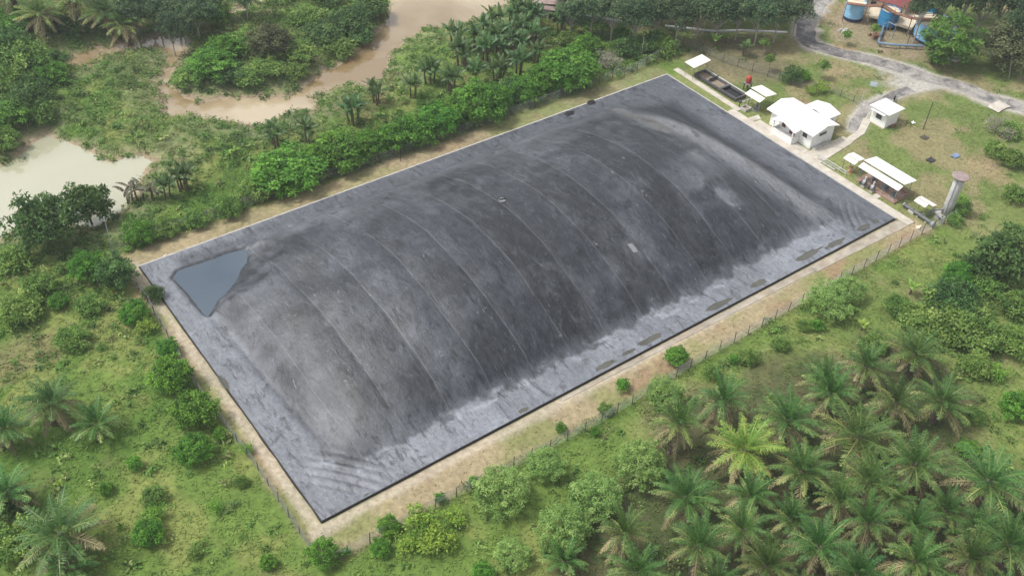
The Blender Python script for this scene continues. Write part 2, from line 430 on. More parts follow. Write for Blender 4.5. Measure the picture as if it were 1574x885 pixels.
def ground_col(x, y):
    n1 = fbm(x, y, 18, 11); n2 = fbm(x, y, 5, 23); n3 = fbm(x, y, 1.8, 37, 3); n4 = fbm(x, y, 9, 51)
    c = np.broadcast_to(np.array([0.108, 0.170, 0.034]), x.shape + (3,)).copy()
    c = mix(c, (0.072, 0.138, 0.022), sstep(0.45, 0.62, n1))
    c = mix(c, (0.185, 0.205, 0.06), sstep(0.50, 0.68, n2) * 0.75)
    c = mix(c, (0.17, 0.135, 0.075), sstep(0.60, 0.72, n4) * 0.6)
    u, v = project(x, y, np.zeros_like(x))
    # yard on the right: worn brownish turf
    yard = sstep(92, 98, x) * sstep(75, 60, y)
    c = mix(c, (0.14, 0.17, 0.055), yard * 0.7)
    c = mix(c, (0.25, 0.195, 0.12), yard * sstep(0.47, 0.62, n2) * 0.6)
    c = mix(c, (0.30, 0.21, 0.135), yard * sstep(0.60, 0.72, n4) * 0.45)
    bq = G(1140, 92)
    bs = np.hypot((x - bq[0]) / 1.3, y - bq[1]) + (n2 - .5) * 9
    c = mix(c, (0.15, 0.118, 0.08), sstep(9, 4, bs) * .75)
    # right margin, below the yard
    low = sstep(-5, -8, y) * sstep(20, 45, x)
    c = mix(c, (0.15, 0.185, 0.055), low * 0.55)
    c = mix(c, (0.24, 0.22, 0.105), low * sstep(0.53, 0.66, n4) * 0.4)
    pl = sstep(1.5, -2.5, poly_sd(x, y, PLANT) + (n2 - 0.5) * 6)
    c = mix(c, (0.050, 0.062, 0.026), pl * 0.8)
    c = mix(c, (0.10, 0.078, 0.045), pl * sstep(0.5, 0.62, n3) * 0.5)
    # banks and marsh
    a, b = wsd(x, y); d = np.minimum(a, b)
    marsh = sstep(9, 3, d) * sstep(0.35, 0.6, n4 + 0.15)
    c = mix(c, (0.20, 0.20, 0.115), marsh * 0.6)
    c = mix(c, (0.29, 0.23, 0.155), sstep(1.6, 0.2, d + (n3 - 0.5) * 2))
    # verges of the lagoon
    k = (n2 - 0.5) * 2.6 + (n3 - 0.5) * 1.2
    tan = mix(mix(np.broadcast_to(np.array([0.285, 0.232, 0.140]), x.shape + (3,)).copy(), (0.19, 0.195, 0.078), sstep(0.40, 0.58, n4)), (0.25, 0.17, 0.105), sstep(0.53, 0.66, n2) * 0.8)
    vr = np.minimum.reduce([box_sd(x, y, -2.4, 93, -4.6, 0.5), box_sd(x, y, -2.1, 0.5, -4.5, 50.0)])
    wv = sstep(0.6, -0.6, vr + k * 0.5)
    c = c * (1 - wv[..., None]) + tan * wv[..., None]
    vf = box_sd(x, y, -2.1, 91, 46, 50.3)
    wf = sstep(0.7, -0.7, vf + k * 0.6)
    far_green = sstep(45, 85, x) * 0.55
    tan = mix(tan, (0.30, 0.245, 0.145), sstep(50, 25, x) * sstep(40, 46, y) * .7)
    tf = mix(tan, (0.15, 0.19, 0.075), far_green * sstep(0.3, 0.55, n2 + 0.1))
    c = c * (1 - wf[..., None]) + tf * wf[..., None]
    # sandy edge right beside the liner
    edge = np.minimum(np.abs(y + 0.7), np.abs(x + 0.6)) + np.where((x > -2) & (x < 92) & (y > -2) & (y < 48), 0, 50)
    c = mix(c, (0.40, 0.345, 0.27), sstep(1.0, 0.3, edge + (n3 - 0.5) * 0.9) * 0.8)
    # strip of turf by the kerb
    st = sstep(0.3, -0.3, box_sd(x, y, 90, 97, -1, 46.5) + (n3 - .5))
    c = mix(c, (0.20, 0.215, 0.08), st * 0.75)
    # track
    td = line_d(x, y, TRACK) + (n2 - 0.5) * 2.2 + (n3 - 0.5) * 1.4
    c = mix(c, (0.37, 0.34, 0.30), sstep(3.0, 1.7, td))
    sp = line_d(x, y, SPUR) + (n2 - 0.5) * 2.2
    c = mix(c, (0.37, 0.35, 0.31), sstep(2.1, 1.0, sp))
    junction = np.hypot(x - 124.5, y - 23.5) + (n2 - .5) * 8
    c = mix(c, (0.36, 0.34, 0.31), sstep(6.5, 3.0, junction))
    # yard of the tanks
    ty = box_sd(x, y, 124, 146, 27, 50) + (n2 - 0.5) * 6
    c = mix(c, (0.26, 0.205, 0.14), sstep(1.0, -2.0, ty) * sstep(3.0, 5.0, td) * 0.8)
    return np.clip(c * (0.82 + 0.36 * n3)[..., None], 0.005, 0.9)

def axis(lo, hi, step, far):
    a = list(np.arange(lo, hi + 1e-6, step))
    s = step; p = hi; right = []
    while p < far: s *= 1.35; p += s; right.append(p)
    s = step; p = lo; left = []
    while p > -far: s *= 1.35; p -= s; left.append(p)
    return np.array(left[::-1] + a + right)
gx = axis(-45, 178, 0.55, 380); gy = axis(-62, 205, 0.55, 420)
XX, YY = np.meshgrid(gx, gy, indexing='ij')
ZZ = gz(XX.ravel(), YY.ravel())
nx, ny = len(gx), len(gy)
idx = np.arange(nx * ny).reshape(nx, ny)
Fq = np.stack([idx[:-1, :-1], idx[1:, :-1], idx[1:, 1:], idx[:-1, 1:]], -1).reshape(-1, 4)
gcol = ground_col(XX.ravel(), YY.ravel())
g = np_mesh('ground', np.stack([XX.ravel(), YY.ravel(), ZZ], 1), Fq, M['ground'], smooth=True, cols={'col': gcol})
setp(g, 'grassy ground with tan dirt verges round the covered lagoon', 'ground', kind='structure')

def water(name, sel, mat, label):
    xs = np.arange(-90, 175, 1.0); ys = np.arange(40, 215, 1.0)
    X, Y = np.meshgrid(xs + 0.5, ys + 0.5, indexing='ij')
    a, b = wsd(X, Y)
    dd = a if sel == 0 else np.where(a < b, 9, b)
    if sel == 0: dd = np.where(b < a, 9, a)
    keep = dd < 2.5
    ii, jj = np.nonzero(keep)
    n = len(ii)
    V = np.stack([np.stack([xs[ii] + o[0], ys[jj] + o[1], np.full(n, ZW)], 1) for o in ((0, 0), (1, 0), (1, 1), (0, 1))], 1).reshape(-1, 3)
    key = np.round(V[:, :2]).astype(int)
    u, first, inv = np.unique(key[:, 0] * 10000 + key[:, 1], return_index=True, return_inverse=True)
    o = np_mesh(name, V[first], inv.reshape(-1, 4), mat, smooth=True)
    setp(o, label, 'water', kind='structure')
water('pond', 0, M['pond'], 'pale milky brown pond behind two dense dark green trees')
water('river', 1, M['river'], 'muddy tan river winding between the scrub banks')

def ribbon(name, pts, half, z, mat, label, seed, step=0.8, rag=0.5, n_across=4):
    P = [np.array(p) for p in pts]
    out = []
    for a, b in zip(P[:-1], P[1:]):
        m = max(1, int(np.linalg.norm(b - a) / step))
        out += [a + (b - a) * i / m for i in range(m)]
    out.append(P[-1]); A = np.array(out)
    for _ in range(6): A[1:-1] = (A[:-2] + 2 * A[1:-1] + A[2:]) / 4
    T = np.gradient(A, axis=0); T /= np.linalg.norm(T, axis=1)[:, None]
    N = np.stack([-T[:, 1], T[:, 0]], 1)
    s = np.arange(len(A)) * step
    l = half * (1 + rag * (fbm(s, s * 0, 4, seed) - 0.5) * 2); r = half * (1 + rag * (fbm(s, s * 0, 4, seed + 5) - 0.5) * 2)
    V = []
    for k in range(n_across + 1):
        t = k / n_across
        off = -r * (1 - t) + l * t
        q = A + N * off[:, None]
        V.append(np.concatenate([q, (gz(q[:, 0], q[:, 1]) + z)[:, None]], 1))
    V = np.stack(V, 1).reshape(-1, 3); w_ = n_across + 1
    Fq = [(i * w_ + k, (i + 1) * w_ + k, (i + 1) * w_ + k + 1, i * w_ + k + 1) for i in range(len(A) - 1) for k in range(n_across)]
    o = np_mesh(name, V, Fq, mat, smooth=True)
    return setp(o, label, 'road', kind='structure')
m, n, p = new_mat('gravel_track')
tc = n.nodes.new('ShaderNodeTexCoord')
t1 = noise(n, 0.35, 8, 0.7, tc.outputs['Object'], 0.5); t2 = noise(n, 3.0, 6, 0.7, tc.outputs['Object'])
r1 = ramp(n, [(0.36, (0.10, 0.097, 0.097)), (0.48, (0.235, 0.222, 0.207)), (0.64, (0.38, 0.355, 0.325))], t1.outputs['Fac'])
r2 = ramp(n, [(0.3, (0.6,) * 3), (0.7, (1.3,) * 3)], t2.outputs['Fac'])
mx = n.nodes.new('ShaderNodeMixRGB'); mx.blend_type = 'MULTIPLY'; mx.inputs[0].default_value = 1
n.links.new(r1.outputs[0], mx.inputs[1]); n.links.new(r2.outputs[0], mx.inputs[2]); vd = n.nodes.new('ShaderNodeVectorMath'); vd.operation = 'DISTANCE'; vd.inputs[1].default_value = (121.5, 39.5, 0)
n.links.new(tc.outputs['Object'], vd.inputs[0])
mr = n.nodes.new('ShaderNodeMapRange'); mr.inputs['From Min'].default_value = 3.5; mr.inputs['From Max'].default_value = 11.0; mr.inputs['To Min'].default_value = 1.0; mr.inputs['To Max'].default_value = 0.0
n.links.new(vd.outputs['Value'], mr.inputs['Value'])
t3 = noise(n, 0.9, 7, 0.7, tc.outputs['Object'], 0.8); r3 = ramp(n, [(0.36, (0, 0, 0)), (0.56, (0.85,) * 3)], t3.outputs['Fac'])
mm = n.nodes.new('ShaderNodeMath'); mm.operation = 'MULTIPLY'; n.links.new(mr.outputs[0], mm.inputs[0]); n.links.new(r3.outputs[0], mm.inputs[1])
mx2 = n.nodes.new('ShaderNodeMixRGB'); mx2.inputs[2].default_value = (0.075, 0.072, 0.075, 1)
n.links.new(mm.outputs[0], mx2.inputs[0]); n.links.new(mx.outputs[0], mx2.inputs[1]); n.links.new(mx2.outputs[0], p.inputs['Base Color'])
p.inputs['Roughness'].default_value = 0.9
M['gravel'] = m
ribbon('gravel_road', TRACK, 1.75, 0.03, M['gravel'], 'grey gravel track curving past the blue tanks', 301)
ribbon('gravel_path', SPUR[1:], 0.9, 0.022, M['gravel'], 'narrow gravel spur leading to the small white pump house', 331)

# ------------------------------------------------------------------ the covered lagoon
RIM = 0.28
POOL = [(2.9, 42.4), (3.6, 43.5), (8.0, 43.3), (11.6, 43.0), (12.3, 42.0), (11.5, 40.2), (9.6, 38.6), (7.2, 36.9), (5.2, 35.6), (3.4, 34.0), (3.0, 35.8), (2.9, 39)]
def fold(t): return 2 * np.abs(np.sin(t / 2)) ** .55 - 1.2
def cover_h(x, y):
    ty = np.clip(np.abs((y - 24.3) / 20.6), 0, 1)
    fy = (1 - ty ** 2) ** 1.12
    ex = 4.2 + 0.035 * (y - 23) ** 2 * 0.1
    tx = np.clip(np.abs((x - 44.2) / 40.2), 0, 1)
    fx = (1 - tx ** 4.2) ** 1.0
    h = 5.75 * fy * fx
    # the foot of the bulge: a short steep toe
    d = np.minimum(np.minimum(x - 4.0, 84.4 - x), np.minimum(y - 3.9, 44.8 - y))
    h = h * sstep(-0.6, 3.0, d)
    # swell and sag
    h = h + sstep(1, 6, d) * ((fbm(x, y, 12, 401, 3) - 0.5) * 0.5 + (fbm(x, y, 2.2, 407, 2) - 0.5) * 0.07)
    h = h + (fbm(x, y, 1.6, 411, 3) - 0.5) * 0.05 * sstep(0.3, 1.0, np.minimum(np.minimum(x, LX - x), np.minimum(y, LY - y)))
    pn_ = (x - 1.65) / 5.62
    h = h + 0.16 * np.abs(np.sin(np.pi * pn_)) ** .7 * sstep(2, 7, d)
    # ridge crest that runs to the corner by the tower
    q = np.abs((x - 80.5) - (y - 12) * (-0.22))
    h = h + 0.55 * np.exp(-(q / 2.0) ** 2) * sstep(3, 9, y) * sstep(40, 30, y)
    # concentric folds in the two front corners
    for cx, cy, s in ((0.0, 0.0, 1), (LX, 0.0, -1)):
        a = (x - cx) * s; b = y - cy
        diag = a * 0.78 + b * 0.62
        across = a * 0.62 - b * 0.78
        k = np.exp(-((diag - 6.3) / 2.0) ** 2) * np.exp(-(across / (4.2 if s > 0 else 3.0)) ** 2)
        h = h + k * (0.24 if s > 0 else 0.18) * fold(diag * 6.0 + 0.08 * across ** 2 + (fbm(x, y, 3, 421, 2) - 0.5) * 3)
    pd = poly_sd(x, y, POOL) + (fbm(x, y, 2.6, 425, 3) - .5) * 1.1
    h = np.minimum(h, np.where(pd > 0, -0.2 + 0.02 + pd * 0.42 + 0.035 * pd ** 2, -0.2 + pd * 0.12))
    # crease from the pool along the far edge, and along the left toe
    cr = line_d(x, y, [(12, 42.6), (14.5, 43.3), (19, 43.6)])
    h = h - 0.30 * np.exp(-(cr / 0.45) ** 2)
    cr = line_d(x, y, [(3.4, 34.5), (3.9, 29), (4.2, 22), (4.6, 15), (5.0, 10)])
    h = h - 0.14 * np.exp(-(cr / 0.5) ** 2)
    return np.where(np.minimum(np.minimum(x, LX - x), np.minimum(y, LY - y)) < 0.05, RIM, RIM + h)
cx_ = np.linspace(0, LX, 541); cy_ = np.linspace(0, LY, 281)
X, Y = np.meshgrid(cx_, cy_, indexing='ij')
Zc = cover_h(X, Y)
idx = np.arange(X.size).reshape(X.shape)
Fq = np.stack([idx[:-1, :-1], idx[1:, :-1], idx[1:, 1:], idx[:-1, 1:]], -1).reshape(-1, 4)
x, y = X.ravel(), Y.ravel()
d_front = y; toe = np.minimum.reduce([x - 3.8 - fbm(x, y, 4, 431, 3), 85.5 - x, y - 3.6 - (fbm(x, y, 3.5, 433, 3) - 0.5) * 1.8, 45.2 - y - (fbm(x, y, 3.5, 437, 3) - 0.5) * 2.0])
ftoe = y - 4.1 - (fbm(x * .8, y * .5, 1.5, 433, 4) - 0.5) * 3.0
rimdust = np.where((y < 9) & (x > 7) & (x < 83), np.maximum(sstep(.45, -.35, ftoe), sstep(1.7, -1.2, np.minimum(x - 3.8, 85.5 - x))), sstep(1.7, -1.2, toe)) * (0.62 + 0.38 * fbm(x, y, 2.2, 435, 3)) * (1 - .5 * sstep(38, 44, y) * sstep(12, 22, x)) * (1 - .5 * sstep(80, 86, x))
crest = np.exp(-(((x - 79.5) + (y - 12) * 0.22) / 2.4) ** 2) * sstep(2.5, 7, y) * sstep(44, 32, y)
band = np.exp(-((x - 72.5 - (y - 25) * 0.10) / 1.5) ** 2) * sstep(0.40, 0.62, fbm(x, y, 5, 441, 4) + 0.05) * sstep(16, 26, y)
band2 = np.exp(-((x - 68 - (y - 15) * -0.15) / 2.2) ** 2) * sstep(0.5, 0.66, fbm(x, y, 4, 443, 4)) * sstep(22, 14, y)
left = sstep(34, 8, x) * np.clip(-0.04 + 1.15 * (fbm(x, y, 7, 445, 4) - 0.40), 0, .32)
corner = np.exp(-((np.hypot(x * 0.9, y) - 11.5) / 3.6) ** 2) * 0.26 * sstep(4, 6, np.minimum(x, y)) + np.exp(-(np.hypot(x, y) / 8.5) ** 2) * 0.4
tj = toe + (fbm(x * .35 + y * .0, y, .9, 461, 3) - .5) * 2.4
toeline = np.exp(-(tj / .8) ** 2) * .95 * sstep(.38, .62, fbm(x, y, 2.4, 463, 4)) * np.where(y < 7, 1.0, .28) * sstep(84, 80, x) * sstep(40, 36, y)
backedge = sstep(38, 42.5, y + (fbm(x, y, 4, 447) - .5) * 3) * 0.30
frontedge = sstep(6.5, 4.2, y + (fbm(x, y * 0.25, 1.6, 449, 3) - .5) * 2.4) * 0.2 * sstep(8, 20, x)
mid = sstep(0.50, 0.75, fbm(x, y, 9, 451, 4)) * 0.28 + sstep(0.56, 0.74, fbm(x, y, 3.2, 453, 4)) * 0.16
pdd = poly_sd(x, y, POOL) + (fbm(x, y, 2.6, 425, 3) - .5) * 1.1
wet = 1 - .85 * np.exp(-((pdd - .15) / .38) ** 2)
dust = wet * np.clip(np.maximum.reduce([rimdust * .82, toeline * 1.1, crest * 0.75, band * 0.75, band2 * 0.5, left, corner, backedge, frontedge]) * 0.9 + mid * 0.55, 0, 1)
brown = np.clip(sstep(0.5, 0.68, fbm(x, y, 6, 455, 4)) * sstep(45, 20, x) * sstep(2, 8, toe) + crest * 0.5 + band * 0.7 + corner * sstep(3, 9, np.hypot(x, y)) * 0.7, 0, 1)

m, n, p = new_mat('geomembrane')
L = n.links
tc = n.nodes.new('ShaderNodeTexCoord')
sep = n.nodes.new('ShaderNodeSeparateXYZ'); L.new(tc.outputs['Object'], sep.inputs[0])
def math_(op, a, b=None):
    q = n.nodes.new('ShaderNodeMath'); q.operation = op
    for i, v in enumerate((a, b)):
        if v is None: continue
        if isinstance(v, (int, float)): q.inputs[i].default_value = v
        else: L.new(v, q.inputs[i])
    return q.outputs[0]
def mixc(fac, a, b, mode='MIX'):
    q = n.nodes.new('ShaderNodeMixRGB'); q.blend_type = mode
    for i, v in enumerate((fac, a, b)):
        if isinstance(v, (int, float)): q.inputs[i].default_value = v
        elif isinstance(v, tuple): q.inputs[i].default_value = (*v, 1)
        else: L.new(v, q.inputs[i])
    return q.outputs[0]
wob = noise(n, 0.08, 2, 0.5, tc.outputs['Object'])
xo = math_('ADD', sep.outputs[0], math_('MULTIPLY', math_('SUBTRACT', wob.outputs['Fac'], 0.5), 1.2))
pan = math_('DIVIDE', math_('SUBTRACT', xo, 1.65), 5.62)
fl = math_('FLOOR', pan); fr = math_('FRACT', pan)
tones = [.60, .60, .66, .86, .68, .82, .38, .66, .46, .80, .48, .68, .50, .74, .9, .9]
tone = ramp(n, [((k + .5) / 17.0, (tv,) * 3) for k, tv in enumerate(tones)], math_('DIVIDE', math_('ADD', fl, 1.0), 17.0))
tone.color_ramp.interpolation = 'CONSTANT'
seam = math_('MULTIPLY', math_('LESS_THAN', fr, 0.022), 1.0)
ad = n.nodes.new('ShaderNodeAttribute'); ad.attribute_name = 'dust'
ab = n.nodes.new('ShaderNodeAttribute'); ab.attribute_name = 'brown'
mp = n.nodes.new('ShaderNodeMapping'); mp.inputs['Rotation'].default_value = (0, 0, math.radians(24)); mp.inputs['Scale'].default_value = (1.0, 0.33, 0.3)
L.new(tc.outputs['Object'], mp.inputs['Vector'])
st = noise(n, 1.5, 9, 0.74, mp.outputs[0], 0.9)
mp2 = n.nodes.new('ShaderNodeMapping'); mp2.inputs['Rotation'].default_value = (0, 0, math.radians(-38)); mp2.inputs['Scale'].default_value = (1.0, 0.36, 0.3)
L.new(tc.outputs['Object'], mp2.inputs['Vector'])
st2 = noise(n, 0.75, 10, 0.76, mp2.outputs[0], 1.0)
cl = noise(n, 0.16, 10, 0.70, tc.outputs['Object'], 0.5)
fine = noise(n, 2.4, 7, 0.7, tc.outputs['Object'], 0.4)
# bare sheet
basec = mixc(cl.outputs['Fac'], (0.0105, 0.0128, 0.018), (0.047, 0.0545, 0.071))
basec = mixc(1.0, basec, mixc(0.0, tone.outputs[0], (1, 1, 1)), 'MULTIPLY')
sr = ramp(n, [(0.34, (0.55,) * 3), (0.52, (0.98,) * 3), (0.72, (1.75,) * 3)], st.outputs['Fac'])
basec = mixc(1.0, basec, sr.outputs[0], 'MULTIPLY')
sr2 = ramp(n, [(0.5, (0, 0, 0)), (0.74, (0.36,) * 3)], st2.outputs['Fac'])
basec = mixc(sr2.outputs[0], basec, (0.11, 0.115, 0.13))
gr = noise(n, 5.5, 6, 0.75, mp2.outputs[0], 0.3)
gr_r = ramp(n, [(0.30, (0.68,) * 3), (0.5, (0.97,) * 3), (0.70, (1.45,) * 3)], gr.outputs['Fac'])
basec = mixc(1.0, basec, gr_r.outputs[0], 'MULTIPLY')
# crisp scratches and drag marks
sA = noise(n, 0.9, 12, 0.80, mp.outputs[0], 1.4)
rA = ramp(n, [(0.53, (0, 0, 0)), (0.60, (0.40,) * 3)], sA.outputs['Fac'])
basec = mixc(rA.outputs[0], basec, (0.074, 0.083, 0.102))
sB = noise(n, 1.0, 12, 0.80, mp2.outputs[0], 0.8)
rB = ramp(n, [(0.41, (0.42,) * 3), (0.47, (1, 1, 1))], sB.outputs['Fac'])
# silt and bleached dust
fr_ = ramp(n, [(0.30, (0.62,) * 3), (0.68, (1.22,) * 3)], fine.outputs['Fac'])
st_r = ramp(n, [(0.30, (0.68,) * 3), (0.68, (1.15,) * 3)], st.outputs['Fac'])
dfac = math_('MULTIPLY', math_('MULTIPLY', ad.outputs['Fac'], fr_.outputs[0]), st_r.outputs[0])
dcol = mixc(ab.outputs['Fac'], (0.275, 0.292, 0.33), (0.165, 0.160, 0.152))
basec = mixc(math_('MINIMUM', dfac, 0.93), basec, dcol)
basec = mixc(1.0, basec, rB.outputs[0], 'MULTIPLY')
# pale scuffs
sc = noise(n, 1.5, 10, 0.75, mp2.outputs[0], 2.0)
scr = ramp(n, [(0.615, (0, 0, 0)), (0.65, (0.6,) * 3)], sc.outputs['Fac'])
basec = mixc(scr.outputs[0], basec, (0.26, 0.27, 0.29))
seamr = noise(n, 0.5, 4, 0.6, tc.outputs['Object'])
inner = math_('MULTIPLY', math_('GREATER_THAN', sep.outputs[1], 4.5), math_('LESS_THAN', sep.outputs[1], 42.5))
sf = math_('MULTIPLY', math_('MULTIPLY', seam, inner), math_('MULTIPLY', seamr.outputs['Fac'], 0.34))
basec = mixc(sf, basec, (0.25, 0.245, 0.245))
L.new(basec, p.inputs['Base Color'])
p.inputs['Roughness'].default_value = 0.43; p.inputs['Specular IOR Level'].default_value = 0.5
bp = n.nodes.new('ShaderNodeBump'); bp.inputs['Strength'].default_value = 0.5; bp.inputs['Distance'].default_value = 0.28
L.new(mixc(0.35, st2.outputs['Fac'], fine.outputs['Fac']), bp.inputs['Height']); L.new(bp.outputs[0], p.inputs['Normal'])
M['membrane'] = m

cov = thing('lagoon_cover', 'huge dark grey inflated plastic sheet bulging over the rectangular lagoon', 'lagoon cover')
np_mesh('membrane', np.stack([x, y, Zc.ravel()], 1), Fq, M['membrane'], cov, {'dust': dust, 'brown': brown}, True)
mb = MB()
for (p0, p1, nx_, ny_) in (((-.06, 0.0), (LX, 0.0), 0, -1), ((0.0, LY), (0.0, -.06), -1, 0)):
    ns = 150; V = []
    for k in range(ns + 1):
        t = k / ns; a = p0[0] + (p1[0] - p0[0]) * t; b = p0[1] + (p1[1] - p0[1]) * t
        w1 = .02 + .03 * float(vn(np.array([k * 1.0]), np.array([0.0 + nx_]), 3.0, 471)[0]); w2 = .04 + .10 * float(vn(np.array([k * 1.0]), np.array([7.0 + nx_]), 5.0, 473)[0])
        V += [(a - nx_ * .04, b - ny_ * .04, RIM + .035), (a + nx_ * w1, b + ny_ * w1, RIM + .02), (a + nx_ * w2, b + ny_ * w2, -.02)]
    mb.add(V, [q_ for k in range(ns) for q_ in ((k * 3, k * 3 + 1, k * 3 + 4, k * 3 + 3), (k * 3 + 1, k * 3 + 2, k * 3 + 5, k * 3 + 4))])
mb.build('edge_skirt', M['black'], cov)
def cover_z(x, y): return float(cover_h(np.array([x]), np.array([y]))[0])
def on_cover(u, v, it=4):
    z = 3.0
    for _ in range(it * 3):
        q = G(u, v, z); z = z * 0.4 + 0.6 * cover_z(q[0], q[1])
    return q[0], q[1], z
def patch(name, pix, mat, lift, parent, label=None):
    mb = MB(); P = [on_cover(*q) for q in pix]
    n_ = 5; V = []; Fs = []
    for i in range(n_):
        for j in range(n_):
            s, t = i / (n_ - 1), j / (n_ - 1)
            q = [(P[0][k] * (1 - s) + P[1][k] * s) * (1 - t) + (P[3][k] * (1 - s) + P[2][k] * s) * t for k in (0, 1)]
            V.append((q[0], q[1], cover_z(*q) + lift))
    for i in range(n_ - 1):
        for j in range(n_ - 1):
            Fs.append((i * n_ + j, (i + 1) * n_ + j, (i + 1) * n_ + j + 1, i * n_ + j + 1))
    mb.add(V, Fs); o = mb.build(name, mat, parent)
    if label: o['label'] = label
    return o
M['patch'] = plain('pale_patch', (0.21, 0.21, 0.225), 0.6, 0.2, 2.0)
patch('repair_patch', [(964, 376), (971, 374), (981, 387), (974, 389)], M['patch'], 0.05, cov, 'pale rectangular repair patch')
patch('repair_patch', [(1340, 338), (1347, 336), (1352, 341), (1344, 343)], M['puddle'], 0.05, cov, 'dark square repair patch in a pale outline')
vx, vy, vz = on_cover(772, 308)
vent = MB(); vent.lathe([(0.46, vz - 0.05), (0.46, vz + 0.12), (0.4, vz + 0.16)], 16, (vx, vy)).build('vent_plate', M['patch'], cov)
for i in range(3):
    MB().lathe([(0.13, vz + 0.16), (0.13, vz + 0.3), (0.08, vz + 0.33)], 10, (vx - 0.28 + 0.28 * i, vy + 0.1 * (1 - i))).build('vent_cap', M['black'], cov)
for u, v in ((876, 174), (909, 158)):
    a, b, c_ = on_cover(u, v)
    mb = MB(); V = []; rr = random.Random(u)
    for i in range(10):
        t = i / 10 * 6.283; r = 0.45 + 0.3 * rr.random()
        V.append((a + 1.35 * r * math.cos(t), b + 0.9 * r * math.sin(t), c_ + 0.05 + 0.1 * rr.random()))
    V.append((a, b, c_ + 0.32)); V.append((a, b, c_ - 0.1))
    mb.add(V, [(i, (i + 1) % 10, 10) for i in range(10)] + [((i + 1) % 10, i, 11) for i in range(10)])
    setp(mb.build('tarpaulin_scrap', M['black']), 'crumpled black tarpaulin scrap on the far rim of the cover, %s' % ('nearer the pool' if u == 876 else 'nearer the far corner'), 'tarpaulin')

def flat_poly(name, pts, z, mat, label, cat, kind='structure'):
    me = bpy.data.meshes.new(name); me.from_pydata([(a, b, z) for a, b in pts], [], [tuple(range(len(pts)))]); me.update()
    if me.polygons[0].normal.z < 0: me.flip_normals()
    me.materials.append(mat); o = bpy.data.objects.new(name, me); C.objects.link(o)
    return setp(o, label, cat, kind=kind)
ppts = []
for i in range(len(POOL)):
    a, b = np.array(POOL[i]), np.array(POOL[(i + 1) % len(POOL)])
    ppts += [tuple(a), tuple((a + b) / 2)]
cen = np.mean(ppts, axis=0)
flat_poly('rainwater_pool', [tuple(cen + (np.array(q) - cen) * 1.10) for q in ppts], RIM - 0.17, M['pool'], 'blue grey triangular rainwater pool at one corner of the cover', 'pool')
PUD = [(1327, 350, 2.0, .55), (1284, 374, 3.4, .55), (1243, 391, 4.2, .6), (1166, 435, 2.2, .6), (1105, 468, 4.0, .55), (999, 522, 3.0, .55), (966, 541, 1.6, .35), (930, 561, 2.6, .5), (805, 630, 1.1, .4), (566, 761, 1.0, .3), (344, 588, .9, .45)]
for i, (u, v, l, wd) in enumerate(PUD):
    q = G(u, v, RIM)
    rr = random.Random(i); ln = (u != 344)
    pts = []
    for k in range(22):
        t = k / 22 * 6.283; r = 0.78 + 0.4 * rr.random()
        a, b = r * l / 2 * math.cos(t), r * wd * math.sin(t)
        a *= 1.25; b *= .8
        pts.append((q[0] + (a if ln else b), max(0.25, q[1] + (b if ln else a * 2.4)) if ln else q[1] + a * 2.4))
    zt = max(cover_z(*s) for s in pts + [tuple(q[:2])]) + 0.012
    flat_poly('puddle', pts, min(zt, RIM + 0.09), M['puddle'], 'shallow brownish puddle on the rim of the cover', 'puddle')['group'] = 'puddles along the cover rim'

# kerbs and concrete paths
setp(MB().box(-0.1, 90.0, LY + 0.03, LY + 0.30, -0.1, 0.26).build('kerb', M['conc'], bevel=0.03), 'thin pale concrete kerb along the far long edge', 'kerb', kind='structure')
setp(MB().box(LX + 0.03, LX + 0.30, -0.05, LY + 0.30, -0.1, 0.26).build('kerb', M['conc'], bevel=0.03), 'thin pale concrete kerb beside the buildings', 'kerb', kind='structure')
def slab_path(name, quad, mat, label, z=0.10):
    mb = MB(); mb.slab([(a, b, z) for a, b in quad], z + 0.1)
    return setp(mb.build(name, mat, bevel=0.02), label, 'path', kind='structure')
slab_path('path', [(90.6, -1.9), (92.0, -1.9), (92.0, 33.2), (90.6, 33.2)], M['path'], 'pale concrete walk between the cover and the sheds')
slab_path('path', [(92.05, 32.4), (93.1, 32.4), (93.5, 47.6), (92.4, 47.6)], M['path'], 'pale concrete walk past the separator basins', 0.105)
slab_path('path', [(72, -1.55), (90.55, -1.95), (90.55, -0.42), (72, -0.42)], M['apron'], 'sandy concrete apron below the black skirt', 0.06)
slab_path('path', [(30, -0.7), (71.95, -1.3), (71.95, -0.3), (30, -0.3)], M['apron'], 'narrow sandy concrete apron in the middle of the long side', 0.05)
slab_path('path', [(92.04, 15.2), (100.8, 16.2), (100.8, 18.2), (92.04, 18.3)], M['path'], 'pale concrete terrace in front of the white house', 0.11)
slab_path('path', [(92.04, 18.35), (93.2, 18.35), (93.2, 28.6), (92.04, 28.6)], M['path'], 'pale concrete strip under the house porch', 0.11)
slab_path('path', [(100.84, 16.5), (104.6, 16.9), (108.4, 18.7), (107.6, 19.7), (104.2, 18.0), (100.84, 17.7)][:4] and [(100.84, 16.4), (104.4, 16.9), (104.1, 18.0), (100.84, 17.6)], M['path'], 'pale footpath leading away from the terrace', 0.09)
slab_path('path', [(104.43, 16.92), (108.6, 18.9), (108.0, 20.0), (104.13, 18.03)], M['path'], 'pale footpath reaching the small white pump house', 0.09)
slab_path('path', [(92.04, 4.6), (93.9, 4.6), (93.9, 5.5), (92.04, 5.5)], M['path'], 'short pale path to the long open shed', 0.08)
slab_path('path', [(92.04, 28.9), (93.6, 28.7), (94.2, 29.8), (92.04, 30.0)], M['path'], 'short pale path beside the white house', 0.08)

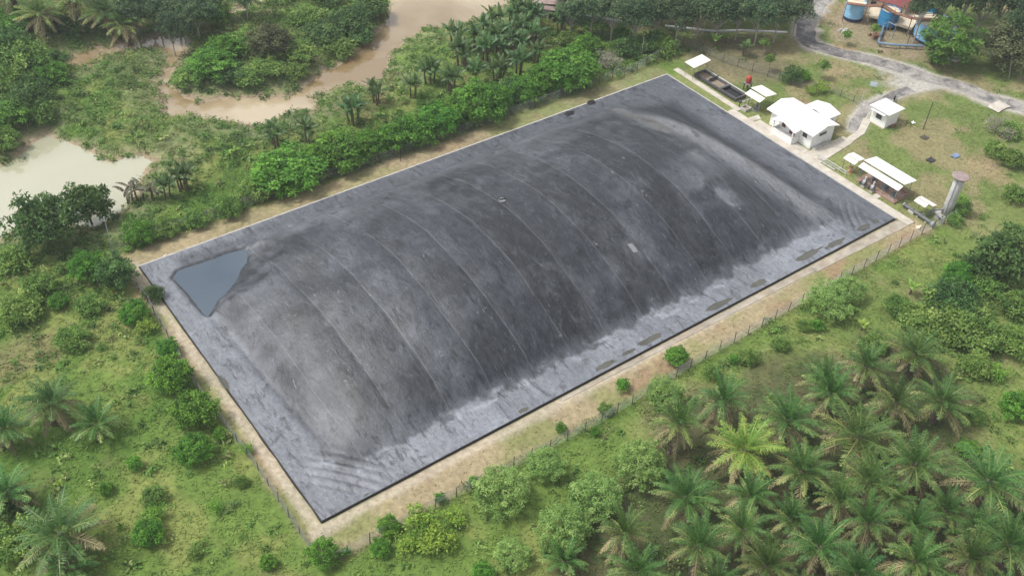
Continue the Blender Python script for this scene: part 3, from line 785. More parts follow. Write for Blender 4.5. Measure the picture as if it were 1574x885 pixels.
# ------------------------------------------------------------------ fences
def fence(label, pts, h, step, group, vine=0.0, top=True):
    r = thing('chain_link_fence', label, 'fence', (pts[0][0], pts[0][1], 0))
    o = np.array(pts[0])
    L_ = [np.linalg.norm(np.array(b) - np.array(a)) for a, b in zip(pts[:-1], pts[1:])]
    post0 = None; rr = random.Random(int(h * 100) + len(pts))
    mesh = MB(); k = 0
    proto = MB().tube((0, 0, -0.3), (0, 0, h + 0.12), 0.055, 0.05, 6)
    for (a, b), ln in zip(zip(pts[:-1], pts[1:]), L_):
        a = np.array(a); b = np.array(b); d = (b - a) / ln
        m_ = max(1, round(ln / step))
        for i in range(m_):
            q = a + (b - a) * i / m_
            z = gz1(*q)
            if post0 is None:
                po = proto.build('post', M['wood'], r); post0 = po
            else:
                po = post0.copy(); C.objects.link(po); po.parent = r
            po.location = (q[0] - o[0], q[1] - o[1], z)
            po.rotation_euler = (rr.uniform(-.05, .05), rr.uniform(-.05, .05), 0); po.scale = (1, 1, rr.uniform(0.9, 1.08))
        # wire: horizontals and a diagonal lattice of thin flat ribbons
        def rib(p, q_, wd):
            p = np.array(p); q_ = np.array(q_); t = (q_ - p) / np.linalg.norm(q_ - p); up = np.cross(t, np.array([d[1], -d[0], 0])) * wd / 2
            nn = np.array([d[1], -d[0], 0]) * 0.006
            V = [p - up - nn, q_ - up - nn, q_ + up - nn, p + up - nn, p - up + nn, q_ - up + nn, q_ + up + nn, p + up + nn]
            mesh.add(V, [(0, 1, 2, 3), (7, 6, 5, 4), (0, 4, 5, 1), (3, 2, 6, 7)])
        s = a - o
        for z in (0.08, h * 0.5, h):
            rib((s[0], s[1], z), (s[0] + d[0] * ln, s[1] + d[1] * ln, z), 0.022)
        cell = 0.30
        for i in range(int(-h / cell), int(ln / cell) + 1):
            for sg in (1, -1):
                t0 = i * cell; za, zb = (0.05, h) if sg > 0 else (h, 0.05)
                u0, u1 = t0, t0 + h
                f0 = max(0, -u0) / h; f1 = 1 - max(0, u1 - ln) / h
                if f1 <= f0: continue
                z0 = za + (zb - za) * f0; z1 = za + (zb - za) * f1
                rib((s[0] + d[0] * (u0 + h * f0), s[1] + d[1] * (u0 + h * f0), z0), (s[0] + d[0] * (u0 + h * f1), s[1] + d[1] * (u0 + h * f1), z1), 0.013)
    mesh.build('wire_mesh', M['steel'], r)
    return r
fence('wire fence on dark posts between the tan verge and the plantation', [(-2.4, -4.7), (12.7, -4.9), (31.5, -5.6), (45.6, -5.0), (67.8, -4.6), (90.5, -4.2), (97.5, -4.6)], 1.6, 2.5, None)
fence('wire fence along the short tan verge at the pool end', [(-2.5, -4.6), (-2.2, 9.4), (-2.6, 23.5), (-1.6, 40.0), (-1.9, 51.0)], 1.3, 2.5, None)
fence('wire fence behind the far verge overgrown by leafy bushes', [(-1.8, 51.2), (18.7, 51.0), (42.4, 50.2), (67.5, 50.4), (86.9, 50.6), (99.8, 53.2)], 1.7, 2.6, None)
fence('sagging wire fence running behind the separator basins', [(99.9, 53.0), (101.5, 45.0), (104.5, 37.5), (106.5, 31.5)], 1.5, 2.4, None)
fence('low wire fence across the yard near the pump house', [(106.9, 31.2), (109.5, 28.8), (110.6, 24.2), (110.0, 22.0)], 1.2, 2.0, None)

# ------------------------------------------------------------------ buildings
h = thing('white_house', 'white walled control house with wide white roof and brown shuttered porch', 'house', (93.6, 18.7, 0))
bx, by = 93.6, 18.7
MB().box(0, 5.0, 0, 8.3, -0.1, 2.75).build('wall', M['white'], h, bevel=0.02)
rf = MB().gable(-0.65, 5.45, -0.5, 8.9, 2.72, 3.55, 'y', 0.14).build('roof', M['roof'], h)
MB().add([(0.02, 0.02, 2.76), (4.98, 0.02, 2.76), (2.4, 0.02, 3.38)], [(0, 1, 2)]).build('gable_wall', M['white'], h)
MB().add([(0.02, 8.28, 2.76), (4.98, 8.28, 2.76), (2.4, 8.28, 3.38)], [(0, 2, 1)]).build('gable_wall', M['white'], h)
MB().box(-1.75, -0.003, 2.3, 6.4, -0.1, 0.55).build('porch_floor', M['white'], h, bevel=0.02)
pw = MB(); pw.box(-1.72, -1.60, 2.32, 6.38, 0.552, 1.15); pw.box(-1.597, -0.01, 2.32, 2.44, 0.552, 1.15); pw.box(-1.597, -0.01, 6.26, 6.38, 0.552, 1.15)
pw.build('porch_parapet', M['white'], h)
MB().gable(-1.95, 0.6, 2.0, 6.7, 2.42, 3.15, 'x', 0.12).build('porch_roof', M['roof'], h)
for yy in (2.42, 6.26):
    MB().box(-1.74, -1.58, yy - .08, yy + .08, 1.152, 2.44).build('porch_column', M['white'], h)
MB().box(5.003, 7.9, 2.0, 6.1, -0.1, 2.55).build('rear_wing_wall', M['white'], h, bevel=0.02)
MB().gable(5.1, 8.3, 1.65, 6.45, 2.62, 3.2, 'x', 0.12).build('rear_wing_roof', M['roof'], h)
def window(parent, x0, x1, y0, y1, z0, z1, mat, sill=True, name='window'):
    f = MB().box(x0, x1, y0, y1, z0, z1).build(name, mat, parent)
    if sill:
        ox, oy = (0.05, 0) if (x1 - x0) < (y1 - y0) else (0, 0.05)
        MB().box(x0 - ox - .0, x1 + ox * 0, y0 - 0.06 - oy, y1 + 0.06, z0 - 0.08, z0 - 0.004).build('sill', M['white'], f)
    return f
window(h, -0.05, -0.004, 5.2, 5.9, 1.0, 2.1, M['shutter'])
window(h, -0.05, -0.004, 3.2, 4.3, 0.6, 2.25, M['shutter'], False, 'door')
window(h, -0.05, -0.004, 1.0, 1.8, 1.4, 2.2, M['window'])
window(h, 1.6, 3.2, -0.05, -0.004, 1.75, 2.2, M['window'])
window(h, 3.75, 4.5, -0.05, -0.004, 0.12, 2.1, M['white'], False, 'door')
window(h, 6.0, 7.0, 1.95, 1.996, 1.1, 1.9, M['window'])
MB().box(0.3, 4.4, -0.75, -0.1, 0.115, 0.22).build('drain_slab', M['conc'], h)
# small pump house
b0 = G(1360, 197.5); h = thing('pump_house', 'small square white hut with pyramid cap roof on the yard', 'hut', (108.3, 16.2, 0))
MB().box(0, 3.1, 0, 2.9, -0.1, 2.7).build('wall', M['white'], h, bevel=0.02)
MB().hexa([(-0.45, -0.45, 2.72), (3.55, -0.45, 2.72), (3.55, 3.35, 2.72), (-0.45, 3.35, 2.72)], [(1.2, 1.45, 3.5), (1.9, 1.45, 3.5), (1.9, 1.46, 3.5), (1.2, 1.46, 3.5)]).build('roof', M['roof'], h)
fr = MB(); fr.box(-0.06, -0.004, 0.85, 2.05, 1.0, 2.1)
f = fr.build('window', M['galv'], h); MB().box(-0.075, -0.062, 0.95, 1.95, 1.08, 2.02).build('pane', M['window'], f)
MB().box(-0.7, 0.02, 0.2, 2.85, 2.28, 2.40).build('awning', M['roof'], h)
MB().box(-0.35, -0.002, -0.1, 3.0, -0.1, 0.14).build('plinth', M['path'], h)
def shed(name, label, loc, roofs, posts, roofmat, extra=None, group=None):
    r = thing(name, label, 'shed', loc, 0, group)
    for q, t in roofs: MB().slab(q, t).build('roof_sheet', roofmat, r)
    for x0, y0, z1 in posts: MB().tube((x0, y0, 0), (x0, y0, z1), 0.05, 0.05, 6).build('post', M['steel'], r)
    return r
# shed over the first basin
shed('open_shed', 'small open shed with one dusty white sheet roof at the far corner', (92.7, 43.3, 0), [([(-.25, -.1, 2.45), (3.6, -.1, 2.75), (3.7, 2.2, 2.75), (-.15, 2.2, 2.45)], 0.07)],
     [(0.1, .15, 2.35), (0.1, 1.95, 2.35), (3.3, .15, 2.6), (3.3, 1.95, 2.6)], M['cream_roof'])
shed('open_shed', 'open shed with two stepped white roof sheets beside the red tank', (94.4, 30.2, 0),
     [([(0.75, -.3, 2.95), (3.4, -.3, 2.6), (3.4, 3.0, 2.6), (0.75, 3.0, 2.95)], 0.06), ([(-.35, -.2, 2.2), (0.78, -.2, 2.62), (0.78, 3.0, 2.62), (-.35, 3.0, 2.2)], 0.06)],
     [(0, 0, 2.2), (0, 2.8, 2.2), (3.1, 0, 2.5), (3.1, 2.8, 2.5), (0.8, 0, 2.75), (0.8, 2.8, 2.75)], M['cream_roof'])
shed('open_shed', 'smallest white roofed open shed between the house and the long shed', (93.3, 10.4, 0),
     [([(0.5, -.1, 2.6), (2.1, -.1, 2.35), (2.1, 2.0, 2.35), (0.5, 2.0, 2.6)], 0.05), ([(-.2, -.1, 2.2), (0.47, -.1, 2.48), (0.47, 2.0, 2.48), (-.2, 2.0, 2.2)], 0.05)],
     [(0, 0.1, 2.2), (0, 1.8, 2.2), (1.9, .1, 2.3), (1.9, 1.8, 2.3)], M['roof'])
s4 = shed('long_open_shed', 'long open shed with white stepped roof over a brown brick floor', (93.1, 2.4, 0),
     [([(0.75, -.1, 3.2), (3.75, -.1, 2.75), (3.75, 7.1, 2.75), (0.75, 7.1, 3.2)], 0.07), ([(-.25, .0, 2.45), (0.72, .0, 2.85), (0.72, 7.1, 2.85), (-.25, 7.1, 2.45)], 0.06)],
     [(0.1, .3, 2.45), (0.1, 2.4, 2.45), (0.1, 4.6, 2.45), (0.1, 6.8, 2.45), (3.4, .3, 2.7), (3.4, 2.4, 2.7), (3.4, 4.6, 2.7), (3.4, 6.8, 2.7), (0.75, .3, 3.1), (0.75, 6.8, 3.1)], M['roof'])
MB().box(-.15, 3.5, 0.0, 6.9, -0.1, 0.32).build('floor_slab', M['brick'], s4, bevel=0.02)
bw = MB(); bw.box(0.6, 3.4, 0.15, 0.3, 0.322, 0.62); bw.box(3.25, 3.4, 0.302, 6.8, 0.322, 0.62); bw.build('low_wall', M['brick'], s4)
s5 = shed('open_shed', 'little white roofed shelter at the foot of the concrete tower', (93.6, -2.7, 0),
     [([(0.55, .1, 2.35), (1.6, .1, 2.1), (1.6, 2.7, 2.1), (0.55, 2.7, 2.35)], 0.05), ([(-.15, 0.8, 2.0), (0.52, 0.8, 2.25), (0.52, 2.7, 2.25), (-.15, 2.7, 2.0)], 0.05)],
     [(0, .9, 2.0), (0, 2.5, 2.0), (1.45, .3, 2.1), (1.45, 2.5, 2.1)], M['cream_roof'])

# machines under the sheds
def pump(loc, rz, label, sc=1.0):
    r = thing('pump', label, 'pump', loc, rz); r.scale = (sc,) * 3
    MB().box(-.55, .55, -.3, .3, 0.0, .12).build('base_plate', M['steel'], r)
    MB().tube((-.45, 0, .42), (.12, 0, .42), .24, .24, 12).build('motor', M['pipe'], r)
    MB().tube((.16, -.12, .42), (.16, .12, .42), .3, .3, 14).tube((.3, 0, .42), (.3, 0, .95), .09, .09, 8).build('casing', M['steel'], r)
for i, (q, t, s) in enumerate([((93.55, 3.6), 0.2, 1.1), ((93.9, 5.4), 1.4, 1.2), ((94.2, 7.6), 0.5, 1.1)]):
    pump((q[0] + 0.6, q[1], 0.33), t, ['grey pump at the tower end of the brick floor', 'grey pump in the middle of the brick floor', 'grey pump at the house end of the brick floor'][i], s)
pump((95.0, 31.2, 0.02), 0.4, 'dark pump under the stepped roof beside the red tank', 1.3)
pump((93.9, -1.9, 0.02), 1.2, 'small pump under the shelter by the concrete tower', 0.9)
def blower(q, label):
    r = thing('blower', label, 'blower', (q[0], q[1], 0))
    MB().box(-.35, .35, -.3, .3, 0, .25).build('plinth', M['conc'], r)
    MB().tube((0, -.2, .75), (0, .2, .75), .42, .42, 16).build('fan_housing', M['steel'], r)
    MB().tube((.0, 0, 1.1), (.0, 0, 1.75), .14, .14, 8).build('outlet_pipe', M['galv'], r)
    MB().box(-.25, .25, .25, .7, .26, .62).build('motor', M['dark'], r)
blower((92.75, 7.7), 'grey blower on the grass beside the brick floor, nearer the house')
blower((92.75, 6.2), 'grey blower on the grass beside the brick floor, nearer the tower')
r = thing('pipe_rack', 'low pale railing box beside the smallest open shed', 'railing', (92.6, 10.6, 0))
MB().box(-.2, 0.1, 2.2, 5.6, 0, .12).build('base', M['conc'], r)
MB().box(-.1, -.03, 0.3, 5.5, .82, .9).box(-.1, -.03, 0.3, 5.5, .45, .5).build('rail', M['galv'], r)
for i in range(5): MB().box(-.1, -.03, 0.3 + 1.28 * i, 0.38 + 1.28 * i, .12, .819).build('post', M['galv'], r)
MB().box(-.03, 0.9, 0.3, .37, .82, .9).build('rail', M['galv'], r)
r = thing('drum', 'orange drum under the smallest open shed', 'drum', (94.1, 11.2, 0)); MB().lathe([(.3, 0), (.3, .85), (.27, .9)], 14).build('barrel', M['orange'], r); MB().lathe([(.2, .9), (.2, .93)], 12).build('lid', M['rust'], r)
r = thing('drum', 'orange drum beside the shed near the red tank', 'drum', (97.6, 29.6, 0)); MB().lathe([(.3, 0), (.3, .85), (.27, .9)], 14).build('barrel', M['orange'], r); MB().lathe([(.2, .9), (.2, .93)], 12).build('lid', M['rust'], r)
r = thing('leaning_pole', 'bare pole leaning against the stepped shed by the white house', 'pole', (98.0, 29.9, 0)); MB().tube((-.1, 0, 1.9), (2.9, -.9, 0.02), .05, .06, 6).build('shaft', M['palebark'], r)

# separator basins
r = thing('separator_basin', 'row of three open concrete basins with brown scum and black liquid', 'basin', (93.9, 34.6, 0))
w_ = MB(); w_.box(0, .2, 0, 9.6, -.1, .62); w_.box(2.2, 2.4, 0, 9.6, -.1, .62)
for yy in (0, 3.6, 6.5, 9.4): w_.box(.203, 2.197, yy, yy + .2, -.1, .615)
w_.build('wall', M['darkconc'], r)
MB().box(.21, 2.19, .21, 3.59, -.05, .30).build('black_liquid', M['effluent'], r)
MB().box(.21, 2.19, 3.81, 6.49, -.05, .22).build('scum_bed', M['scum'], r)
MB().box(.21, 2.19, 6.71, 9.39, -.05, .22).build('scum_bed', M['scum'], r)
MB().box(.15, 2.25, 3.5, 3.9, .617, .70).build('pipe_cover', M['pipe'], r)
pp = MB(); pp.tube((-.25, 0.2, .5), (-.25, 9.4, .5), .09, .09, 8); pp.tube((.5, 6.6, .75), (2.6, 6.6, .75), .09, .09, 8); pp.build('pipe', M['dark'], r)
MB().tube((2.55, .1, .66), (2.55, 9.5, .66), .07, .07, 8).build('pipe', M['galv'], r)
r = thing('valve_stand', 'pale pipe valve stand in front of the black liquid basin', 'valve', (93.3, 33.2, 0))
MB().tube((0, 0, 0), (0, 0, .8), .07, .07, 8).build('riser', M['dark'], r); MB().tube((0, 0, .75), (2.6, -.1, .75), .10, .10, 8).build('pipe', M['galv'], r); MB().tube((0, -.22, .95), (0, .22, .95), .2, .2, 12).build('hand_wheel', M['dark'], r)
r = thing('concrete_trough', 'rough concrete trough beside the stepped shed', 'trough', (92.9, 31.4, 0)); t_ = MB(); t_.box(0, 1.3, 0, .12, 0, .5); t_.box(0, 1.3, 1.1, 1.22, 0, .5); t_.box(0, .12, .123, 1.097, 0, .5); t_.box(1.18, 1.3, .123, 1.097, 0, .5); t_.build('wall', M['conc'], r); MB().box(.13, 1.17, .13, 1.09, 0, .2).build('fill', M['scum'], r)
# red tank on its stand
b_ = G(1148, 138)
r = thing('water_tank', 'red plastic water tank on a dark stand near the basins', 'tank', (b_[0], b_[1], 0))
MB().lathe([(.40, 1.3), (.45, 1.34), (.45, 2.3), (.38, 2.42), (.2, 2.5)], 20).build('tank_body', M['red'], r, True)
MB().lathe([(.17, 2.5), (.17, 2.57)], 12).build('lid', M['red'], r)
for sx in (-.4, .4):
    for sy in (-.4, .4): MB().box(sx - .06, sx + .06, sy - .06, sy + .06, 0, 1.2).build('leg', M['dark'], r)
MB().box(-.6, .6, -.6, .6, 1.203, 1.297).build('platform', M['steel'], r)
# concrete tower
r = thing('concrete_tower', 'round grey concrete tower with wide pinkish disc cap', 'tower', (97.45, -3.2, 0))
sh = MB(); sh.lathe([(.72, -.1), (.70, 2.0), (.69, 4.0), (.68, 6.0)], 28); sh.build('shaft', M['tower'], r, True)
MB().lathe([(.52, 6.0), (.52, 6.35)], 20).build('neck', M['dark'], r)
MB().lathe([(.6, 6.32), (1.16, 6.42), (1.18, 6.54), (.95, 6.60), (.9, 6.58), (.45, 6.63), (.4, 6.61), (.12, 6.65)], 32).build('cap_disc', M['cap'], r)
MB().box(-1.1, 1.1, -1.1, 1.1, -.1, .12).build('footing', M['conc'], r)
MB().tube((-.78, -.1, .1), (-.78, -.1, 6.1), .05, .05, 8).build('pipe', M['galv'], r)
r = thing('concrete_block', 'low pale concrete block at the tower base', 'block', (95.4, -3.1, 0)); MB().box(-.25, .95, -.35, .35, -.05, .45).build('body', M['conc'], r, bevel=.03); MB().box(-.1, .8, -.2, .2, .452, .5).build('cover_plate', M['path'], r)
r = thing('concrete_block', 'pale concrete block by the shelter posts', 'block', (93.3, -.4, 0)); MB().box(-.1, .6, -.3, .6, -.05, .4).build('body', M['path'], r, bevel=.03); MB().tube((.2, .1, .4), (.2, .1, .9), .06, .06, 8).build('pipe', M['steel'], r)
r = thing('gas_pipe', 'thick dark pipe lying on the grass by the tower', 'pipe', (93.7, 1.2, 0))
MB().tube((0, 0, .42), (-.35, -5.0, .42), .27, .27, 16).build('pipe_run', M['pipe'], r, False)
MB().tube((-.34, -4.9, .42), (-.36, -5.25, .42), .42, .42, 16).build('flange', M['steel'], r)
MB().tube((.01, .1, .42), (0, -.05, .42), .36, .36, 16).build('flange', M['steel'], r)
for t in (.2, .5, .8): MB().box(-.35 * t - .2, -.35 * t + .2, -5 * t - .15, -5 * t + .15, 0, .17).build('saddle', M['conc'], r)
r = thing('gas_pipework', 'bent grey pipes joining the tower to the shelter', 'pipework', (95.2, -2.0, 0))
MB().tube((0, 0, .9), (1.6, -.9, .9), .13, .13, 10).build('pipe', M['steel'], r); MB().tube((0, 0, .9), (-.3, -2.2, .9), .11, .11, 10).build('pipe', M['steel'], r)
MB().tube((0, 0, 0), (0, 0, .95), .13, .13, 10).build('pipe', M['steel'], r); MB().tube((-.3, -2.2, 0), (-.3, -2.2, .95), .11, .11, 10).build('pipe', M['steel'], r)

# motorbike behind the pump house
b_ = G(1374, 155)
r = thing('motorcycle', 'black motorcycle parked behind the small white hut', 'motorcycle', (b_[0], b_[1], 0.02), 0.5)
for xx in (-.62, .62):
    wv_ = []; 
    ty_ = MB()
    for k in range(14):
        a0, a1 = k / 14 * 6.283, (k + 1) / 14 * 6.283
        ty_.tube((xx + .26 * math.cos(a0), 0, .31 + .26 * math.sin(a0)), (xx + .26 * math.cos(a1), 0, .31 + .26 * math.sin(a1)), .05, .05, 6, False)
    ty_.build('wheel', M['black'], r)
MB().hexa([(-.35, -.13, .3), (.3, -.13, .3), (.3, .13, .3), (-.35, .13, .3)], [(-.2, -.1, .62), (.42, -.1, .72), (.42, .1, .72), (-.2, .1, .62)]).build('engine', M['dark'], r)
MB().hexa([(-.75, -.13, .68), (.05, -.13, .66), (.05, .13, .66), (-.75, .13, .68)], [(-.78, -.1, .80), (.02, -.12, .78), (.02, .12, .78), (-.78, .1, .80)]).build('saddle', M['black'], r)
MB().tube((.62, 0, .31), (.42, 0, .98), .04, .04, 6).build('fork', M['steel'], r)
MB().tube((.40, -.33, 1.0), (.40, .33, 1.0), .025, .025, 6).build('handlebar', M['dark'], r)
MB().lathe([(.06, .82), (.1, .9), (.06, .95)], 10, (.52, 0)).build('headlight', M['galv'], r)

# signs, poles, small yard things
def pole(u, v, hgt, label, r0=.07, mat='wood', lean=(0, 0), cat='pole', base=True):
    q = G(u, v); r = thing('pole', label, cat, (q[0], q[1], 0))
    MB().tube((0, 0, -.1), (lean[0], lean[1], hgt), r0, r0 * .8, 8).build('shaft', M[mat], r)
    MB().tube((lean[0] - .12, lean[1], hgt - .15), (lean[0] + .12, lean[1], hgt - .15), .03, .03, 6).build('cross_pin', M[mat], r)
pole(1419, 199, 4.9, 'tall dark bare pole standing alone in the grassy yard', .09, 'wood')
pole(1551, 121, 5.0, 'thin pale pole leaning in front of the big dark round tree', .07, 'palebark', (-1.2, .6))
pole(171, 377, 4.6, 'thin pale pole near the fence corner by the pool end', .05, 'galv')
pole(616, 248, 2.2, 'short black post on the far verge', .05, 'black')
pole(1323.5, 157, 2.0, 'short pale post at the fence end by the pump house', .09, 'conc')
pole(985, 92, 4.2, 'thin pale post rising out of the bushes on the far fence', .05, 'palebark')
pole(1062, 57, 4.5, 'pale slim trunk post by the fence corner', .09, 'palebark')
b_ = G(1339, 142)
r = thing('signboard', 'small pale blue signboard on a post in the yard', 'sign', (b_[0], b_[1], 0), -.9)
MB().box(-.04, .04, -.04, .04, 0, 1.9).build('post', M['steel'], r)
f = MB().box(-.6, .6, -.075, -.045, 1.15, 1.95).build('board', M['signface'], r)
MB().box(-.5, .5, -.082, -.077, 1.62, 1.82).build('white_band', M['white'], f); MB().box(-.5, .5, -.082, -.077, 1.28, 1.42).build('white_band', M['white'], f)
b_ = G(1404, 243); r = thing('pallet', 'dark pallet left on the grass below the tall pole', 'pallet', (b_[0] + 8, b_[1] + 2, 0)); r.location = (*G(1421, 212)[:2], 0)
for k in range(5): MB().box(-.6, .6, -.5 + .22 * k, -.36 + .22 * k, .1, .14).build('board', M['wood'], r)
for k in (-.5, 0, .5): MB().box(k - .05, k + .05, -.5, .52, .02, .097).build('bearer', M['wood'], r)
def sheet_heap(u, v, mat, label, sx=.9, name='scrap_sheet'):
    q = G(u, v); r_ = random.Random(u); mb = MB(); V = []
    for i in range(4):
        for j in range(3): V.append((q[0] + (i - 1.5) * sx * .5 + r_.uniform(-.1, .1), q[1] + (j - 1) * sx * .5 + r_.uniform(-.1, .1), .06 + r_.random() * .28))
    mb.add(V, [(i * 3 + j, (i + 1) * 3 + j, (i + 1) * 3 + j + 1, i * 3 + j + 1) for i in range(3) for j in range(2)])
    o = mb.build(name, mat); mo = o.modifiers.new('thick', 'SOLIDIFY'); mo.thickness = .04
    setp(o, label, 'scrap')
sheet_heap(1468, 241, M['blueplastic'], 'faded blue plastic scrap on the yard grass')
sheet_heap(1430, 247, M['dark'], 'dark scrap heap lying in the yard grass')
sheet_heap(1403, 190, M['white'], 'pale scrap lying in the grass beside the pump house', .5)
sheet_heap(1371, 194, M['rust'], 'rusty scrap heap against the pump house wall', .8)
sheet_heap(1534, 165, M['path'], 'pale spilled lime heap at the edge of the gravel road', 2.2)
sheet_heap(253, 394, M['white'], 'small white stone on the verge near the pool', .25, 'stone')
sheet_heap(1411, 350, M['cream'], 'pale plank lying on the grass near the thick pipe', .6, 'plank')

# ------------------------------------------------------------------ the tank yard
def tank(u, v, rad, hgt, mat, label, name='steel_tank', band=True, ladder=0):
    q = G(u, v); r = thing(name, label, 'tank', (q[0], q[1], 0))
    MB().lathe([(rad, 0.52), (rad, hgt * .35), (rad + .035, hgt * .36), (rad, hgt * .37), (rad, hgt * .68), (rad + .035, hgt * .69), (rad, hgt * .70), (rad, hgt - .1), (rad + .06, hgt - .08), (rad + .06, hgt), (rad - .08, hgt), (rad - .08, hgt - .35), (0.02, hgt - .33)], 40).build('shell', mat, r)
    MB().lathe([(rad + .01, 0), (rad + .01, .518)], 40).build('base_band', M['navy'], r)
    MB().lathe([(rad - .1, hgt - .32), (rad - .1, hgt - .16)], 40).build('sandy_fill', M['cream'], r)
    mb = MB(); a = -1.9 + ladder
    for s_ in (-.2, .2):
        c_, s2 = math.cos(a + s_ / rad), math.sin(a + s_ / rad)
        mb.tube(((rad + .12) * c_, (rad + .12) * s2, 0), ((rad + .12) * c_, (rad + .12) * s2, hgt + .5), .035, .035, 6)
    for i in range(8):
        z = .3 + i * hgt / 8
        mb.tube(((rad + .12) * math.cos(a - .2 / rad), (rad + .12) * math.sin(a - .2 / rad), z), ((rad + .12) * math.cos(a + .2 / rad), (rad + .12) * math.sin(a + .2 / rad), z), .025, .025, 5)
    mb.build('ladder', M['navy'], r)
    return r
tank(1310, 28, 1.75, 3.3, M['ltblue'], 'light blue steel tank farthest along the tank row, nearest the gravel bend', ladder=.9)
tank(1362, 40, 1.75, 3.3, M['blue'], 'deep blue steel tank in the middle of the tank row', ladder=.3)
tank(1432, 60, 3.4, 3.4, M['ltblue'], 'widest light blue steel tank half hidden by the layered tree', ladder=-.1)
for (u, v, l) in ((1411, 14, 'small pale blue domed tank, first of the pair behind the tank row'), (1434, 18, 'small pale blue domed tank, second of the pair behind the tank row')):
    q = G(u, v); r = thing('domed_tank', l, 'tank', (q[0], q[1], 0))
    MB().lathe([(1.05, 0), (1.05, 1.9)], 24).build('shell', M['blue'], r); MB().lathe([(1.1, 1.903), (.95, 2.2), (.55, 2.45), (.1, 2.55)], 24).build('dome', M['ltblue'], r, True)
# concrete platform between the tanks
A = [G(u, v)[:2] for u, v in ((1330, 33), (1398, 55), (1412, 35), (1340, 12))]
r = thing('concrete_platform', 'cream concrete platform between the blue tanks', 'platform', (A[0][0], A[0][1], 0))
MB().hexa([(p_[0] - A[0][0], p_[1] - A[0][1], 1.0) for p_ in A], [(p_[0] - A[0][0], p_[1] - A[0][1], 1.35) for p_ in A]).build('deck', M['cream'], r, bevel=.03)
for p_ in A:
    c_ = (p_ * .9 + np.mean(A, axis=0) * .1) - A[0]; MB().box(c_[0] - .15, c_[0] + .15, c_[1] - .15, c_[1] + .15, -.1, .998).build('pillar', M['conc'], r)
# rusty walkway over the tanks
W3 = [G(u, v, 3.6)[:2] for u, v in ((1302, 5), (1334, 9), (1358, 8), (1376, 20), (1402, 28), (1448, 31))]
r = thing('rusty_walkway', 'rusty brown gantry walkway running across the tank tops', 'walkway', (W3[0][0], W3[0][1], 0))
mb = MB(); rail = MB(); legs = MB()
for a, b in zip(W3[:-1], W3[1:]):
    d = (b - a) / np.linalg.norm(b - a); nrm = np.array([-d[1], d[0]]) * .45
    o = W3[0]; q = [(*(a + nrm - o), 3.62), (*(a - nrm - o), 3.62), (*(b - nrm - o), 3.62), (*(b + nrm - o), 3.62)]
    mb.slab(q, .12)
    for s_ in (1, -1):
        rail.tube((*(a + nrm * s_ - o), 4.5), (*(b + nrm * s_ - o), 4.5), .03, .03, 5)
for a in W3:
    for s_ in (1,):
        MB().tube((*(a - W3[0]), 0), (*(a - W3[0]), 3.5), .08, .08, 6).build('support', M['rust'], r)
    rail.tube((*(a - W3[0] + .3), 3.63), (*(a - W3[0] + .3), 4.5), .03, .03, 5)
mb.build('deck', M['rust'], r); rail.build('handrail', M['rust'], r)
# effluent pipes in front of the tanks
def pipe_run(pix, z, rad, mat, label, name='pipeline', supports=3):
    P = [np.array([*G(u, v, z)[:2], z]) for u, v in pix]
    r = thing(name, label, 'pipe', (P[0][0], P[0][1], 0)); o = np.array([P[0][0], P[0][1], 0]); mb = MB()
    for a, b in zip(P[:-1], P[1:]): mb.tube(a - o, b - o, rad, rad, 10)
    mb.build('pipe_run', mat, r)
    tot = list(zip(P[:-1], P[1:]))
    for a, b in tot:
        for k in range(supports):
            q = a + (b - a) * (k + .5) / supports - o
            MB().box(q[0] - .1, q[0] + .1, q[1] - .1, q[1] + .1, -.2, z - rad - .003).build('support', M['conc'], r)
    return r
M['bluepipe'] = plain('blue_grey_pipe', (0.17, 0.24, 0.32), 0.5, 0.15, 1.0)
pipe_run([(1350, 66), (1372, 69), (1396, 70), (1418, 71)], .7, .22, M['bluepipe'], 'thick blue grey pipe lying in front of the tank row', supports=1)
pipe_run([(1358, 40), (1355, 52), (1350, 66)], .7, .2, M['bluepipe'], 'short blue pipe dropping from the middle tank', supports=1)
pipe_run([(1460, 50), (1490, 54), (1515, 58)], 1.2, .12, M['galv'], 'thin pale pipe passing behind the layered tree', supports=2)
pipe_run([(868, 19), (905, 25), (935, 30), (962, 34)], .8, .2, M['galv'], 'long pale pipe crossing the grass beside the old shed', supports=3)
pipe_run([(1022, 40), (1060, 44), (1100, 48), (1140, 47), (1210, 50)], .8, .2, M['galv'], 'long pale pipe running under the dark tree row', supports=3)
q = G(1356, 56); r = thing('pipe_gantry', 'blue steel pipe frame standing by the middle tank', 'frame', (q[0], q[1], 0))
for a, b in ((-.8, 0), (.8, 0), (.8, -1.6)): MB().tube((a, b, 0), (a, b, 2.6), .07, .07, 6).build('post', M['bluepipe'], r)
MB().tube((-.8, 0, 2.55), (.8, 0, 2.55), .07, .07, 6).tube((.8, 0, 2.55), (.8, -1.6, 2.55), .07, .07, 6).build('beam', M['bluepipe'], r)
q = G(1400, 74); r = thing('pipe_gantry', 'rusty pipe frame standing in front of the widest tank', 'frame', (q[0], q[1], 0))
for a, b in ((-.9, .4), (.9, -.4)): MB().tube((a, b, 0), (a, b, 2.4), .06, .06, 6).build('post', M['rust'], r)
MB().tube((-.9, .4, 2.35), (.9, -.4, 2.35), .05, .05, 6).build('beam', M['rust'], r)
